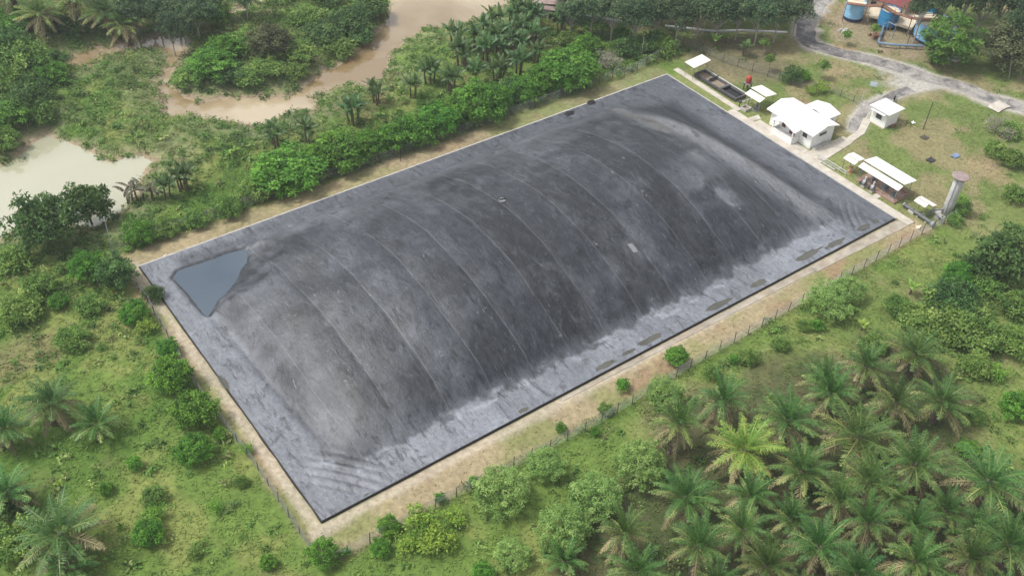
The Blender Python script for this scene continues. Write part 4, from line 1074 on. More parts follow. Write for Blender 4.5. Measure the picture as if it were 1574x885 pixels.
# mill building behind the tanks
B0 = G(1330, 17); B1 = G(1394, 36); d = (B1 - B0)[:2]; ln = np.linalg.norm(d); ang = math.atan2(d[1], d[0])
r = thing('mill_building', 'cream mill building with maroon roof behind the blue tanks', 'building', (B0[0], B0[1], 0), ang)
MB().box(-1.2, ln * .88, 0, 7, -.1, 2.9).build('wall', M['cream'], r)
MB().gable(-1.7, ln * .88 + .4, -.5, 7.6, 2.85, 4.3, 'x', .15).build('roof', M['maroon'], r)
for k in range(3): window(r, .6 + 2.2 * k, 1.6 + 2.2 * k, -.05, -.004, 1.5, 2.3, M['window'])
window(r, ln * .70, ln * .70 + .9, -.05, -.004, 0.1, 2.2, M['dark'], False, 'door')
for (u, v, l) in ((1440, 88, 0), (1466, 92, 1), (1345, 55, 2), (1300, 48, 3)):
    q = G(u, v); rr = random.Random(u); mb = MB()
    for k in range(9):
        a, b = rr.uniform(-1, 1), rr.uniform(-.7, .7); s_ = rr.uniform(.25, .6)
        mb.hexa([(a - s_, b - s_ * .6, 0), (a + s_, b - s_ * .7, 0), (a + s_ * .9, b + s_ * .6, 0), (a - s_, b + s_ * .6, 0)], [(a - s_ * .6, b - s_ * .4, s_ * 1.0), (a + s_ * .5, b - s_ * .5, s_ * .9), (a + s_ * .6, b + s_ * .3, s_), (a - s_ * .5, b + s_ * .4, s_ * 1.1)])
    o = mb.build('rubble', M['conc'] if l != 2 else M['rust'])
    o.location = (q[0], q[1], 0)
    setp(o, ['grey rubble at the foot of the layered tree', 'pale rubble just past the layered tree', 'rusty rubble beside the middle tank', 'pale rubble in front of the first tank'][l], 'rubble', kind='stuff')
# old shed at the far bank
q0 = G(822, 27); q1 = G(850, 32)
r = thing('old_shed', 'old pale walled shed with patchy rusty roof behind the banana clump', 'shed', (q0[0], q0[1], 0), math.atan2(q1[1] - q0[1], q1[0] - q0[0]))
MB().box(0, 2.5, 0, 4.5, -.1, 3.0).build('wall', M['galv'], r)
MB().slab([(-.5, -.6, 3.0), (5.6, -.6, 3.6), (5.6, 5.1, 3.6), (-.5, 5.1, 3.0)], .08).build('roof_sheet', M['oldroof'], r)
MB().slab([(1.8, -1.5, 2.6), (4.6, -1.5, 2.7), (4.6, -.5, 3.0), (1.8, -.5, 2.9)], .05).build('roof_sheet', M['oldroof'], r)
for a, b in ((5.3, -.3), (5.3, 4.6), (3.6, -1.3)): MB().tube((a, b, -.1), (a, b, 3.0 if b > -1 else 2.6), .07, .07, 6).build('post', M['wood'], r)
MB().box(2.503, 5.2, 3.9, 4.1, 0, 2.6).build('back_wall', M['dark'], r)
window(r, 1.0, 1.6, -.05, -.004, 1.7, 2.3, M['window'])

# ------------------------------------------------------------------ plants: the builders
def kites(c, d, nrm, ln, wd, bend=0.12):
    """leaf blades: four-cornered, slightly folded along the midrib. c base points, d directions"""
    d = d / (np.linalg.norm(d, axis=1)[:, None] + 1e-9)
    s = np.cross(d, nrm); s /= np.linalg.norm(s, axis=1)[:, None] + 1e-9
    up = np.cross(s, d)
    ln = np.broadcast_to(ln, (len(c),))[:, None]; wd = np.broadcast_to(wd, (len(c),))[:, None]
    m = c + d * ln * 0.48 + up * ln * bend
    V = np.stack([c, m + s * wd / 2, c + d * ln - up * ln * bend * 0.6, m - s * wd / 2], 1)
    return V.reshape(-1, 3)

def crown_arrays(seed, R, RZ, zc, nclump, per, ll, lw, fill=0.35, up=0.7, droop=0.0, lobes=0.25, clump=0.30, low=-0.55, tier=0):
    r = np.random.RandomState(seed)
    k = np.arange(nclump)
    zz = 1 - (k + .5) / nclump * (1 - low); ph = k * 2.39996 + r.rand() * 6
    rr = np.sqrt(np.clip(1 - zz ** 2, 0, 1))
    dirs = np.stack([rr * np.cos(ph), rr * np.sin(ph), zz], 1) + r.normal(0, .12, (nclump, 3))
    rad = 1 - clump * .6 + lobes * (r.rand(nclump) - .6)
    rad = np.where(r.rand(nclump) < fill, rad * r.uniform(.35, .85, nclump), rad)
    cc = dirs * rad[:, None] * np.array([R, R, RZ]) + np.array([0, 0, zc])
    if tier:
        lv = np.round((cc[:, 2] - zc + RZ) / (2 * RZ) * tier); cc[:, 2] = zc - RZ + lv * 2 * RZ / tier + r.normal(0, .08, nclump)
    cr = clump * R * r.uniform(.75, 1.3, nclump)
    ctint = np.clip(r.normal(.5, .2, nclump), 0, 1)
    n_ = nclump * per
    ci = np.repeat(np.arange(nclump), per)
    q = r.normal(0, 1, (n_, 3)); q /= np.linalg.norm(q, axis=1)[:, None]
    q[:, 2] = np.where(q[:, 2] < -.35, -q[:, 2] * .6, q[:, 2])
    flat = np.array([1, 1, .20 if tier else .75])
    pos = cc[ci] + q * flat * (cr[ci] * r.uniform(.45, 1.0, n_))[:, None]
    nrm = q + np.array([0, 0, up]) + r.normal(0, .45, (n_, 3)); nrm /= np.linalg.norm(nrm, axis=1)[:, None]
    d = np.cross(nrm, r.normal(0, 1, (n_, 3))); d += q * .5; d[:, 2] -= droop
    V = kites(pos, d, nrm, ll * r.uniform(.65, 1.35, n_), lw * r.uniform(.7, 1.3, n_))
    tint = np.clip(ctint[ci] + r.normal(0, .16, n_), 0, 1)
    return V, np.repeat(tint, 4), cc

def limb_mesh(cc, zc, base_r, seed, count=9, h0=.0):
    r = random.Random(seed); mb = MB()
    fork = Vector((r.uniform(-.1, .1), r.uniform(-.1, .1), max(zc * .42, .25)))
    mb.tube((0, 0, -.6 + h0), fork, base_r, base_r * .75, 8)
    pick = [cc[i] for i in r.sample(range(len(cc)), min(count, len(cc)))]
    for p_ in pick:
        p_ = Vector(p_); m_ = fork.lerp(p_, .5) + Vector((r.uniform(-.2, .2), r.uniform(-.2, .2), r.uniform(0, .25)))
        mb.tube(fork, m_, base_r * .55, base_r * .3, 6); mb.tube(m_, p_, base_r * .3, base_r * .1, 5)
    return mb

def make_tree(kind, seed):
    K = KINDS[kind]
    r = thing(K['name'], '-', K['cat'])
    V, t, cc = crown_arrays(seed, K['R'], K['RZ'], K['zc'], K['n'], K['per'], K['ll'], K['lw'], **K.get('kw', {}))
    np_mesh('crown' if K['R'] > 1.9 else 'foliage', V, np.arange(len(V)).reshape(-1, 4), M[K['mat']], r, {'tint': t})
    limb_mesh(cc, K['zc'], K.get('tr', .16), seed, K.get('limbs', 10)).build('trunk' if K['R'] > 1.9 else 'stem', M[K.get('bark', 'bark')], r)
    return r

KINDS = {
    'leafy': dict(name='leafy_tree', cat='tree', R=3.1, RZ=2.4, zc=2.2, n=95, per=46, ll=.40, lw=.22, mat='leafy', kw=dict(droop=.25, clump=.19, lobes=.25, fill=.25)),
    'feather': dict(name='feathery_tree', cat='tree', R=3.2, RZ=2.6, zc=2.3, n=120, per=44, ll=.36, lw=.13, mat='feather', kw=dict(droop=.2, clump=.15, lobes=.18, up=.9, fill=.2)),
    'dark': dict(name='dense_tree', cat='tree', R=3, RZ=2.5, zc=2.7, n=80, per=52, ll=.42, lw=.22, mat='darkleaf', kw=dict(droop=.2, clump=.24, lobes=.4)),
    'forest': dict(name='forest_tree', cat='tree', R=3.6, RZ=3.2, zc=7.0, n=80, per=46, ll=.50, lw=.26, mat='forest', tr=.2, bark='palebark', kw=dict(droop=.25, clump=.25, lobes=.55, fill=.4)),
    'olive': dict(name='round_tree', cat='tree', R=4, RZ=3.6, zc=4.0, n=130, per=46, ll=.46, lw=.24, mat='olive', tr=.22, kw=dict(droop=.25, clump=.19, lobes=.25)),
    'tier': dict(name='layered_tree', cat='tree', R=3.4, RZ=3.7, zc=4.3, n=80, per=46, ll=.5, lw=.24, mat='tierleaf', tr=.18, kw=dict(clump=.20, tier=5, lobes=.25, up=1.4, low=-.9, fill=.15)),
    'mound': dict(name='vine_mound', cat='bush', R=4, RZ=1.9, zc=.9, n=90, per=50, ll=.40, lw=.28, mat='scrub', kw=dict(clump=.2, lobes=.3, low=-.2, up=1.0), tr=.08),
    'scrub': dict(name='wild_bush', cat='bush', R=2.4, RZ=1.6, zc=1.1, n=46, per=46, ll=.38, lw=.2, mat='scrub', kw=dict(clump=.27, lobes=.4, low=-.3), tr=.08),
    'darkbush': dict(name='dark_bush', cat='bush', R=2.4, RZ=1.7, zc=1.3, n=50, per=46, ll=.36, lw=.19, mat='darkleaf', kw=dict(clump=.27, lobes=.4, low=-.35), tr=.09),
    'shrub': dict(name='small_shrub', cat='shrub', R=1.4, RZ=1.1, zc=1.0, n=30, per=30, ll=.34, lw=.18, mat='leafy', kw=dict(clump=.32, lobes=.45, low=-.3), tr=.06, limbs=6),
    'yellow': dict(name='yellowish_shrub', cat='shrub', R=1.5, RZ=1.0, zc=.9, n=30, per=18, ll=.34, lw=.20, mat='yellow', kw=dict(clump=.28, lobes=.7, low=-.1), tr=.05, limbs=8),
    'dry': dict(name='dry_bush', cat='bush', R=2.2, RZ=1.6, zc=1.3, n=44, per=30, ll=.42, lw=.07, mat='grey', kw=dict(clump=.28, lobes=.5), tr=.07),
    'sapling': dict(name='sapling', cat='tree', R=1.1, RZ=.8, zc=2.5, n=16, per=34, ll=.36, lw=.2, mat='scrub', kw=dict(clump=.4, lobes=.4), tr=.05, limbs=5, bark='palebark'),
}

def frond_strip(az, el, length, droop, seed, nseg=7):
    t = np.linspace(0, 1, nseg + 1)
    e = el - droop * t ** 1.4
    step = length / nseg
    x = np.concatenate([[0], np.cumsum(np.cos(e[:-1]) * step)]); z = np.concatenate([[0], np.cumsum(np.sin(e[:-1]) * step)])
    return np.stack([x * np.cos(az), x * np.sin(az), z], 1)

def palm_fronds(seed, n0, n1, els, length, droops, hc, pairs=23, tint_fn=None, lw=.058, ll=.95):
    r = np.random.RandomState(seed)
    VV = []; TT = []
    ntot = n1
    for k in range(n0, n1):
        f = k / ntot
        az = k * 2.39996 + r.normal(0, .12)
        el = np.interp(f, els[0], els[1]) + r.normal(0, .09)
        dr = np.interp(f, els[0], droops) + r.normal(0, .1)
        L_ = length * np.interp(f, [0, .2, 1], [.72, 1.0, 1.0]) * r.uniform(.88, 1.08)
        P = frond_strip(az, el, L_, dr, seed) + np.array([.18 * math.cos(az), .18 * math.sin(az), hc + .35 * (1 - f)])
        seg = np.linspace(0, 1, len(P))
        t = np.linspace(.14, .99, pairs)
        Q = np.stack([np.interp(t, seg, P[:, i]) for i in range(3)], 1)
        T = np.stack([np.interp(np.clip(t + .02, 0, 1), seg, P[:, i]) - np.interp(np.clip(t - .02, 0, 1), seg, P[:, i]) for i in range(3)], 1)
        T /= np.linalg.norm(T, axis=1)[:, None] + 1e-9
        side = np.array([-math.sin(az), math.cos(az), 0.])
        upv = np.cross(T, side); upv = np.where(upv[:, 2:3] < 0, -upv, upv)
        tt = tint_fn(f, r)
        lenp = ll * .92 * np.sin(np.clip(.32 + t * .62, 0, 1) * math.pi) ** .8 * (L_ / 4.2)
        for s_ in (1, -1):
            d = side * s_ * 1.0 + T * .62 + upv * r.uniform(-.10, .36, (pairs, 1)) + r.normal(0, .1, (pairs, 3)); d[:, 2] -= .22
            d[:, 2] -= np.linspace(.0, .45, pairs) * r.uniform(.5, 1.3)
            V = kites(Q + r.normal(0, .02, Q.shape), d, upv, lenp * r.uniform(.75, 1.15, pairs), lw * r.uniform(1.5, 2.6, pairs), -.02)
            VV.append(V); TT.append(np.repeat(np.clip(tt + r.normal(0, .13, pairs), 0, 1), 4))
        # the rachis
        wd = np.linspace(.11, .02, len(P))[:, None]
        for a in range(len(P) - 1):
            V = np.stack([P[a] - side * wd[a], P[a] + side * wd[a], P[a + 1] + side * wd[a + 1], P[a + 1] - side * wd[a + 1]])
            VV.append(V); TT.append(np.full(4, min(1, tt + .25)))
    return np.concatenate(VV), np.concatenate(TT)

def make_palm(seed, mat='frond', dry=14, green=30, hc=3.4, length=4.0, young=False):
    r = thing('oil_palm', '-', 'palm tree')
    deg = math.radians
    V, t = palm_fronds(seed, 0, green, ([0, .12, .32, .6, 1.0], [deg(82), deg(66), deg(46), deg(28), deg(12)]), length,
                       [deg(20), deg(46), deg(56), deg(50), deg(42)], hc, tint_fn=lambda f, r: np.clip(.28 + .55 * f ** 1.5 + r.normal(0, .1), 0, 1))
    np_mesh('crown', V, np.arange(len(V)).reshape(-1, 4), M[mat], r, {'tint': t})
    if dry:
        V, t = palm_fronds(seed + 3, 0, dry, ([0, .5, 1.0], [deg(2), deg(-12), deg(-30)]), length * 1.06, [deg(44), deg(42), deg(34)], hc - .15, tint_fn=lambda f, r: np.clip(.62 - .3 * f + r.normal(0, .2), 0, 1))
        np_mesh('dry_fronds', V, np.arange(len(V)).reshape(-1, 4), M['dryfrond'], r, {'tint': t})
    tb = MB(); tb.lathe([(.42, -.6), (.38, .3), (.34, hc * .6), (.40, hc * .9), (.30, hc + .35)], 10)
    rr = random.Random(seed)
    for i in range(46):                                     # stubs of cut fronds
        a = i * 2.4; z = .2 + (hc - .2) * i / 46
        tb.tube((.33 * math.cos(a), .33 * math.sin(a), z), (.52 * math.cos(a), .52 * math.sin(a), z + .25), .09, .05, 4)
    tb.build('trunk', M['bark'], r)
    return r

def banana_leaf(az, el, L_, wd, droop, seed, base, nseg=7):
    r = np.random.RandomState(seed)
    P = frond_strip(az, el, L_, droop, seed, nseg) + np.array(base)
    side = np.array([-math.sin(az), math.cos(az), 0.]); VV = []
    t = np.linspace(0, 1, nseg + 1); w_ = wd * np.sin(np.clip(.10 + t * .88, 0, 1) * math.pi) ** .6
    for a in range(nseg):
        if t[a] < .08: continue
        sg = P[a + 1] - P[a]
        for s_ in (1, -1):
            gap = .86 if r.rand() < .45 else 1.0                  # torn blade
            dn = np.array([0, 0, -.28 - .3 * r.rand()])
            e0 = P[a] + s_ * side * w_[a] + dn * w_[a]; e1 = P[a] + sg * gap + s_ * side * w_[a + 1] + dn * w_[a + 1]
            VV.append(np.stack([P[a], e0, e1, P[a] + sg * gap]))
    return np.concatenate(VV)

def make_banana(seed, mat='banana', stems=3, hc=2.5, leaves=8, drop=0.0):
    r = thing('banana_plant', '-', 'banana plant'); rr = random.Random(seed)
    VV = []; TT = []; sb = MB()
    for s_ in range(stems):
        a = s_ * 2.1 + rr.random(); q = (0 if stems == 1 else .55) * (1 if s_ else .3)
        bx_, by_ = q * math.cos(a), q * math.sin(a); h_ = hc * rr.uniform(.72, 1.05)
        tx, ty_ = bx_ * 1.5, by_ * 1.5
        sb.tube((bx_, by_, -.4), (tx, ty_, h_), .17, .09, 8)
        for k in range(leaves):
            f = k / leaves
            V = banana_leaf(k * 2.4 + a, math.radians(84 - 58 * f - 40 * drop) + rr.uniform(-.12, .12), rr.uniform(1.7, 2.3) * (.75 if k == 0 else 1) * hc / 2.5, .30 * (.5 if k == 0 else 1), math.radians(20 + 85 * f) + drop, rr.randrange(9999), (tx, ty_, h_ - .1))
            VV.append(V); TT.append(np.full(len(V), np.clip((.8 if k == 0 else .5) - .25 * f + rr.uniform(-.2, .2), 0, 1)))
    np_mesh('leaf_crown', np.concatenate(VV), np.arange(sum(map(len, VV))).reshape(-1, 4), M[mat], r, {'tint': np.concatenate(TT)})
    sb.build('stem', M['stem'], r)
    return r

PROTO = {}; USED = {}
def proto(kind, var):
    key = (kind, var)
    if key not in PROTO:
        sdd = hash_seed(kind, var)
        if kind == 'palm': PROTO[key] = make_palm(sdd, dry=[9, 12, 6, 14][var % 4], green=[25, 22, 27, 23][var % 4])
        elif kind == 'palm_yellow': PROTO[key] = make_palm(sdd, 'frond_yellow', 15, 24)
        elif kind == 'palm_green': PROTO[key] = make_palm(sdd, 'frond', 0, 20, 1.4, 3.2)
        elif kind == 'banana': PROTO[key] = make_banana(sdd, stems=[3, 2, 4][var % 3])
        elif kind == 'banana_bright': PROTO[key] = make_banana(sdd, 'banana_bright', 1, 1.3, 6)
        elif kind == 'banana_dead': PROTO[key] = make_banana(sdd, 'banana_dead', 2, 2.6, 5, .5)
        else: PROTO[key] = make_tree(kind, sdd)
        return PROTO[key]
    return copy_thing(PROTO[key])
def hash_seed(kind, var): return (sum(ord(c) * (i + 3) for i, c in enumerate(kind)) * 31 + var * 977) % 100000
R0 = {'palm': (3.6, 3.4), 'palm_yellow': (3.6, 3.4), 'palm_green': (2.6, 1.7), 'banana': (1.9, 2.3), 'banana_bright': (1.2, 1.2), 'banana_dead': (1.7, 2.3)}
NV = {'palm': 4, 'leafy': 4, 'feather': 3, 'banana': 3, 'forest': 4, 'scrub': 3, 'shrub': 3, 'mound': 2, 'dark': 3, 'darkbush': 2}
CNT = {}
prng = random.Random(99)
PLACED = []
def put(kind, u, v, rpx, label, group=None, sz=None, z_off=0.0):
    if kind in KINDS: rpx *= .84 if kind == 'feather' else .92
    R_, H_ = R0.get(kind) or (KINDS[kind]['R'], KINDS[kind]['zc'])
    zc = 2.0; s_ = 1.0
    for _ in range(5):
        q = G(u, v, zc)
        dist = np.linalg.norm(q - CAM)
        s_ = rpx * dist / F_PX / R_
        zc = gz1(q[0], q[1]) + H_ * (sz or s_)
    k = CNT.get(kind, 0); CNT[kind] = k + 1
    o = proto(kind, k % NV.get(kind, 1))
    o.location = (q[0], q[1], gz1(q[0], q[1]) + z_off)
    o.rotation_euler = (0, 0, prng.uniform(0, 6.28))
    zs = sz or s_
    if kind == 'palm': s_ *= prng.uniform(.86, 1.1); zs *= prng.uniform(.85, 1.1)
    o.scale = (s_ * prng.uniform(.95, 1.05), s_ * prng.uniform(.95, 1.05), zs * prng.uniform(.94, 1.06))
    setp(o, label); 
    if group: o['group'] = group
    elif 'group' in o: del o['group']
    if kind.startswith('palm'):
        o.rotation_euler = (prng.uniform(-.13, .13), prng.uniform(-.13, .13), prng.uniform(0, 6.28))
    PLACED.append((q[0], q[1], s_ * R_))
    return o

# ------------------------------------------------------------------ plants: where they stand
ORD = 'first second third fourth fifth sixth seventh eighth ninth tenth eleventh twelfth thirteenth fourteenth fifteenth sixteenth seventeenth eighteenth nineteenth twentieth'.split()
g_ = 'leafy trees along the far fence'
put('leafy', 444, 262, 58, 'widest bright green tree of the far fence hedge, nearest the pool', g_, .95)
put('leafy', 524, 232, 46, 'bright green tree against the far fence beside the widest one', g_, .9)
put('leafy', 596, 213, 29, 'small bright tree in the middle of the far fence hedge', g_)
put('leafy', 640, 202, 31, 'light green bushy tree right behind the short black post', g_)
put('leafy', 675, 186, 33, 'bushy tree between the black post and the big rounded tree', g_)
put('leafy', 738, 158, 43, 'big rounded bright green tree halfway along the far fence', g_, 1.15)
put('darkbush', 788, 142, 27, 'darker bush just past the big rounded tree on the far fence', g_)
put('leafy', 805, 140, 25, 'low bright tree between the two biggest trees of the far fence', g_)
put('leafy', 832, 125, 27, 'bright tree leaning on the biggest tree at the far fence', g_)
put('leafy', 875, 106, 48, 'biggest spreading tree toward the far end of the fence', g_, 1.2)
put('leafy', 903, 76, 25, 'blue green tree rising behind the biggest spreading tree', g_)
put('dry', 936, 94, 23, 'greyish half bare bush leaning on the far fence', g_)
put('darkbush', 962, 74, 24, 'dark rounded bush beyond the half bare bush on the fence', g_)
put('darkbush', 990, 70, 22, 'dark bush behind the thin pale post on the far fence', g_)
put('scrub', 1020, 72, 22, 'vine covered bush at the far fence corner', g_)
put('scrub', 392, 292, 27, 'leafy bush that ends the bright hedge toward the pool', g_)
put('scrub', 350, 320, 24, 'wild bush hanging over the far fence beside the pool', g_)
put('scrub', 300, 338, 22, 'wild bush over the far fence facing the middle of the pool', g_)
put('scrub', 250, 352, 22, 'low wild bush at the fence near the white stone', g_)
put('leafy', 215, 360, 23, 'small leafy tree close to the fence corner pole', g_)
for i, (u, v, r) in enumerate([(415, 278, 27), (486, 247, 30), (562, 223, 28), (618, 208, 24), (706, 172, 28), (765, 150, 26), (850, 116, 30)]):
    put('leafy', u, v, r, 'bright low bush filling the far fence hedge, %s gap counted from the pool' % ORD[i], g_)
put('dark', 177, 417, 29, 'dark green tree at the corner of the pool end fence')
put('leafy', 133, 411, 26, 'green bush beside the dark corner tree, away from the fence')
put('leafy', 956, 54, 13, 'small round tree farther of two beyond the dark fence bushes')
put('leafy', 1008, 57, 13, 'small round tree nearer the fence corner beyond the dark bushes')
put('scrub', 930, 78, 18, 'pale bush between the blue green tree and the dark bushes')
put('scrub', 872, 62, 18, 'yellowish bush in front of the old shed')
put('dark', 66, 342, 46, 'large dense dark tree at the pond edge', 'dense dark trees at the pond', 1.35)
put('dark', 134, 316, 36, 'smaller dense dark tree touching the larger pond tree', 'dense dark trees at the pond', 1.2)
# strip beside the pool end of the cover
g_ = 'bushes along the short verge'
for u, v, r, k, l in [(206, 480, 22, 'leafy', 'green bush level with the pool on the short verge'), (226, 500, 16, 'yellow', 'yellow flowering bush below the pool level bush'),
                      (258, 535, 17, 'leafy', 'small green bush above the biggest bush of the short verge'), (264, 577, 33, 'leafy', 'biggest bright bush of the short verge'),
                      (299, 630, 34, 'leafy', 'bright bush next along the short verge after the biggest one'), (297, 690, 27, 'leafy', 'rounded bright bush, lowest of the three big ones on the short verge'),
                      (338, 668, 12, 'shrub', 'tiny shrub pressed against the short verge wall'), (235, 452, 18, 'darkbush', 'dark bush close to the corner of the short verge')]:
    put(k, u, v, r, l, g_)
for u, v, r, k, l in [(90, 463, 14, 'leafy', 'lone bright shrub in the pale scrub by the dark corner tree'), (30, 480, 30, 'scrub', 'greyish bush at the edge of the overgrown slope'),
                      (60, 440, 24, 'scrub', 'pale bush on the overgrown slope below the pond trees'), (20, 400, 28, 'scrub', 'bush at the picture edge below the pond trees'),
                      (135, 470, 20, 'scrub', 'pale bush in the middle of the overgrown slope'), (110, 520, 24, 'scrub', 'wide pale weed bush above the oil palms of the slope'),
                      (235, 762, 19, 'scrub', 'silvery bush on top of the small bush stack in the lower field'), (236, 790, 17, 'yellow', 'yellowish shrub in the middle of the bush stack in the lower field'),
                      (228, 818, 24, 'leafy', 'bright bush at the bottom of the bush stack in the lower field'), (163, 752, 12, 'shrub', 'small bright shrub alone beside the lower oil palm'),
                      (332, 779, 12, 'yellow', 'small yellow shrub alone in the lower field'), (206, 712, 13, 'shrub', 'low shrub between the bright verge bushes and the lower field'),
                      (16, 775, 32, 'darkbush', 'dark bush at the picture edge behind the lowest oil palm'), (20, 835, 36, 'scrub', 'leafy bush at the lower corner of the picture'),
                      (380, 690, 11, 'yellow', 'yellowish shrub near the fence in the lower field'), (412, 864, 14, 'leafy', 'small shrub in the grass below the sandy corner'),
                      (370, 740, 12, 'scrub', 'weedy shrub against the short fence near the sandy corner'), (300, 850, 12, 'scrub', 'weedy shrub at the bottom edge of the lower field')]:
    put(k, u, v, r, l, 'shrubs on the overgrown slope')
g_ = 'shrubs below the sandy corner'
for u, v, r, k, l in [(497, 850, 25, 'leafy', 'green bush just outside the sandy fence corner'), (585, 842, 16, 'leafy', 'upright green shrub between the corner and the yellow thicket'),
                      (597, 808, 18, 'leafy', 'green bush at the fence beside the yellow thicket'), (646, 800, 25, 'yellow', 'yellow shrub at the fence side of the yellow thicket'),
                      (696, 799, 20, 'yellow', 'yellow shrub on the round tree side of the yellow thicket'), (662, 830, 28, 'yellow', 'yellow shrub in the centre of the yellow thicket'),
                      (628, 834, 20, 'yellow', 'yellow shrub on the corner side of the yellow thicket'), (690, 832, 16, 'yellow', 'sparse yellow shrub at the outer edge of the yellow thicket'),
                      (531, 848, 8, 'shrub', 'tiny round shrub at the fence near the sandy corner'), (743, 880, 19, 'leafy', 'bright shrub at the bottom edge of the picture'),
                      (676, 766, 10, 'shrub', 'small clipped shrub on the fence line by the round trees'), (728, 738, 9, 'shrub', 'small dark shrub beside a fence post near the first round tree')]:
    put(k, u, v, r, l, g_)
g_ = 'feathery round trees outside the long fence'
for u, v, r, l in [(772, 754, 48, 'feathery round tree nearest the sandy corner by the fence'), (838, 714, 33, 'feathery round tree second along the fence from the sandy corner'),
                   (985, 716, 43, 'feathery round tree beside the palm edge, between palm and field'), (916, 765, 46, 'feathery round tree in the middle of the diagonal group of three'),
                   (866, 814, 47, 'feathery round tree lowest of the diagonal group of three'), (788, 852, 31, 'feathery tree at the bottom edge below the first round tree'),
                   (1023, 604, 33, 'feathery round tree at the fence under the bright verge sapling'), (1275, 463, 37, 'airy round tree at the fence far along the long side'),
                   (1307, 445, 26, 'smaller airy tree merged behind the one far along the fence')]:
    put('feather', u, v, r, l, g_)
put('leafy', 1040, 548, 18, 'bright small tree growing on the tan verge inside the fence')
put('shrub', 957, 592, 13, 'bright shrub on the fence line below the long verge')
for u, v, r, k, l in [(862, 658, 10, 'shrub', 'small bright shrub at a fence post halfway along'), (930, 630, 13, 'scrub', 'tangled shrub on the fence near the bright shrub'), (1128, 552, 9, 'shrub', 'tiny bright shrub in the weed line outside the fence'),
                      (1150, 550, 17, 'scrub', 'weedy bush in the weed line outside the fence'), (1095, 573, 16, 'scrub', 'yellowish weed bush nearer the feathery tree in the weed line'), (1200, 530, 15, 'scrub', 'weed bush at the farther end of the weed line'),
                      (1236, 500, 13, 'scrub', 'weed bush below the airy round tree'), (1255, 500, 12, 'shrub', 'bright leafy shrub under the airy round tree'), (915, 664, 9, 'shrub', 'small bright shrub in the grass below the fence')]:
    put(k, u, v, r, l, 'small shrubs along the long fence')
# thicket on the right
g_ = 'bushes of the thicket beyond the palms'
for u, v, r, k, l in [(1545, 398, 46, 'dark', 'largest dark bushy tree at the edge of the grassy slope'), (1505, 412, 26, 'darkbush', 'dark bush leaning against the largest bushy tree'), (1474, 422, 22, 'leafy', 'bright green bush with young leaves below the largest bushy tree'),
                      (1461, 458, 38, 'darkbush', 'rounded olive bush in the middle of the thicket'), (1440, 500, 52, 'mound', 'wide vine mound just behind the top palm'), (1490, 510, 48, 'mound', 'vine mound on the open grass side of the thicket'), (1410, 490, 32, 'mound', 'vine mound on the fence side of the thicket'),
                      (1520, 440, 24, 'scrub', 'light bush beneath the largest bushy tree'), (1562, 472, 28, 'scrub', 'bush at the picture edge below the largest bushy tree'), (1560, 525, 30, 'scrub', 'leafy bush at the picture edge facing the vine mound'),
                      (1562, 625, 24, 'leafy', 'bright bush at the picture edge near the bare soil'), (1535, 575, 15, 'yellow', 'yellowish bush on the bare soil beside the palms'), (1500, 640, 17, 'scrub', 'weed bush at the outer palm row beside the bare soil'),
                      (1490, 690, 16, 'leafy', 'bright bush just above the greyish outer palm'), (1345, 530, 22, 'scrub', 'bush where the thicket meets the first palm'), (1380, 470, 20, 'scrub', 'low bush at the start of the thicket below the young banana'),
                      (1500, 565, 24, 'scrub', 'leafy bush between the top palm and the bare soil')]:
    put(k, u, v, r, l, g_)
for u, v, r, k, l in [(1474, 322, 17, 'scrub', 'creeper bush at the side of the concrete tower'), (1467, 338, 13, 'scrub', 'creeper bush below the concrete tower foot'), (1480, 308, 11, 'yellow', 'yellowish creeper behind the concrete tower'),
                      (1218, 118, 17, 'darkbush', 'dark citrus like bush in the yard behind the house'), (1236, 117, 10, 'leafy', 'bright bush touching the dark bush behind the house'), (1262, 136, 12, 'yellow', 'clipped yellow green hedge bush behind the house'), (1246, 140, 9, 'yellow', 'end of the clipped yellow green hedge toward the house'),
                      (1266, 101, 10, 'sapling', 'slim young tree above the clipped hedge'), (1184, 92, 9, 'sapling', 'slim young tree above the red tank'), (1176, 66, 9, 'sapling', 'slim young tree far behind the red tank'),
                      (1302, 53, 8, 'sapling', 'small tree in front of the first blue tank'), (1345, 45, 8, 'sapling', 'bright small tree before the middle blue tank'), (1530, 192, 17, 'dry', 'brownish dry bush at the far grassy slope'), (1551, 200, 18, 'scrub', 'rough bush on the far grassy slope by the edge'),
                      (1555, 245, 22, 'scrub', 'bush on the grassy slope at the picture edge'), (1530, 230, 16, 'scrub', 'small bush on the grassy slope above the bank'), (1560, 300, 20, 'scrub', 'low bush at the picture edge level with the tower'),
                      (1548, 205, 14, 'dry', 'second dry bush beside the rough bush on the slope')]:
    put(k, u, v, r, l)
put('tier', 1462, 60, 40, 'bright green layered tree in front of the widest blue tank', None, 1.15)
put('olive', 1556, 74, 47, 'big dark olive round tree beside the gravel road', None, 1.0)
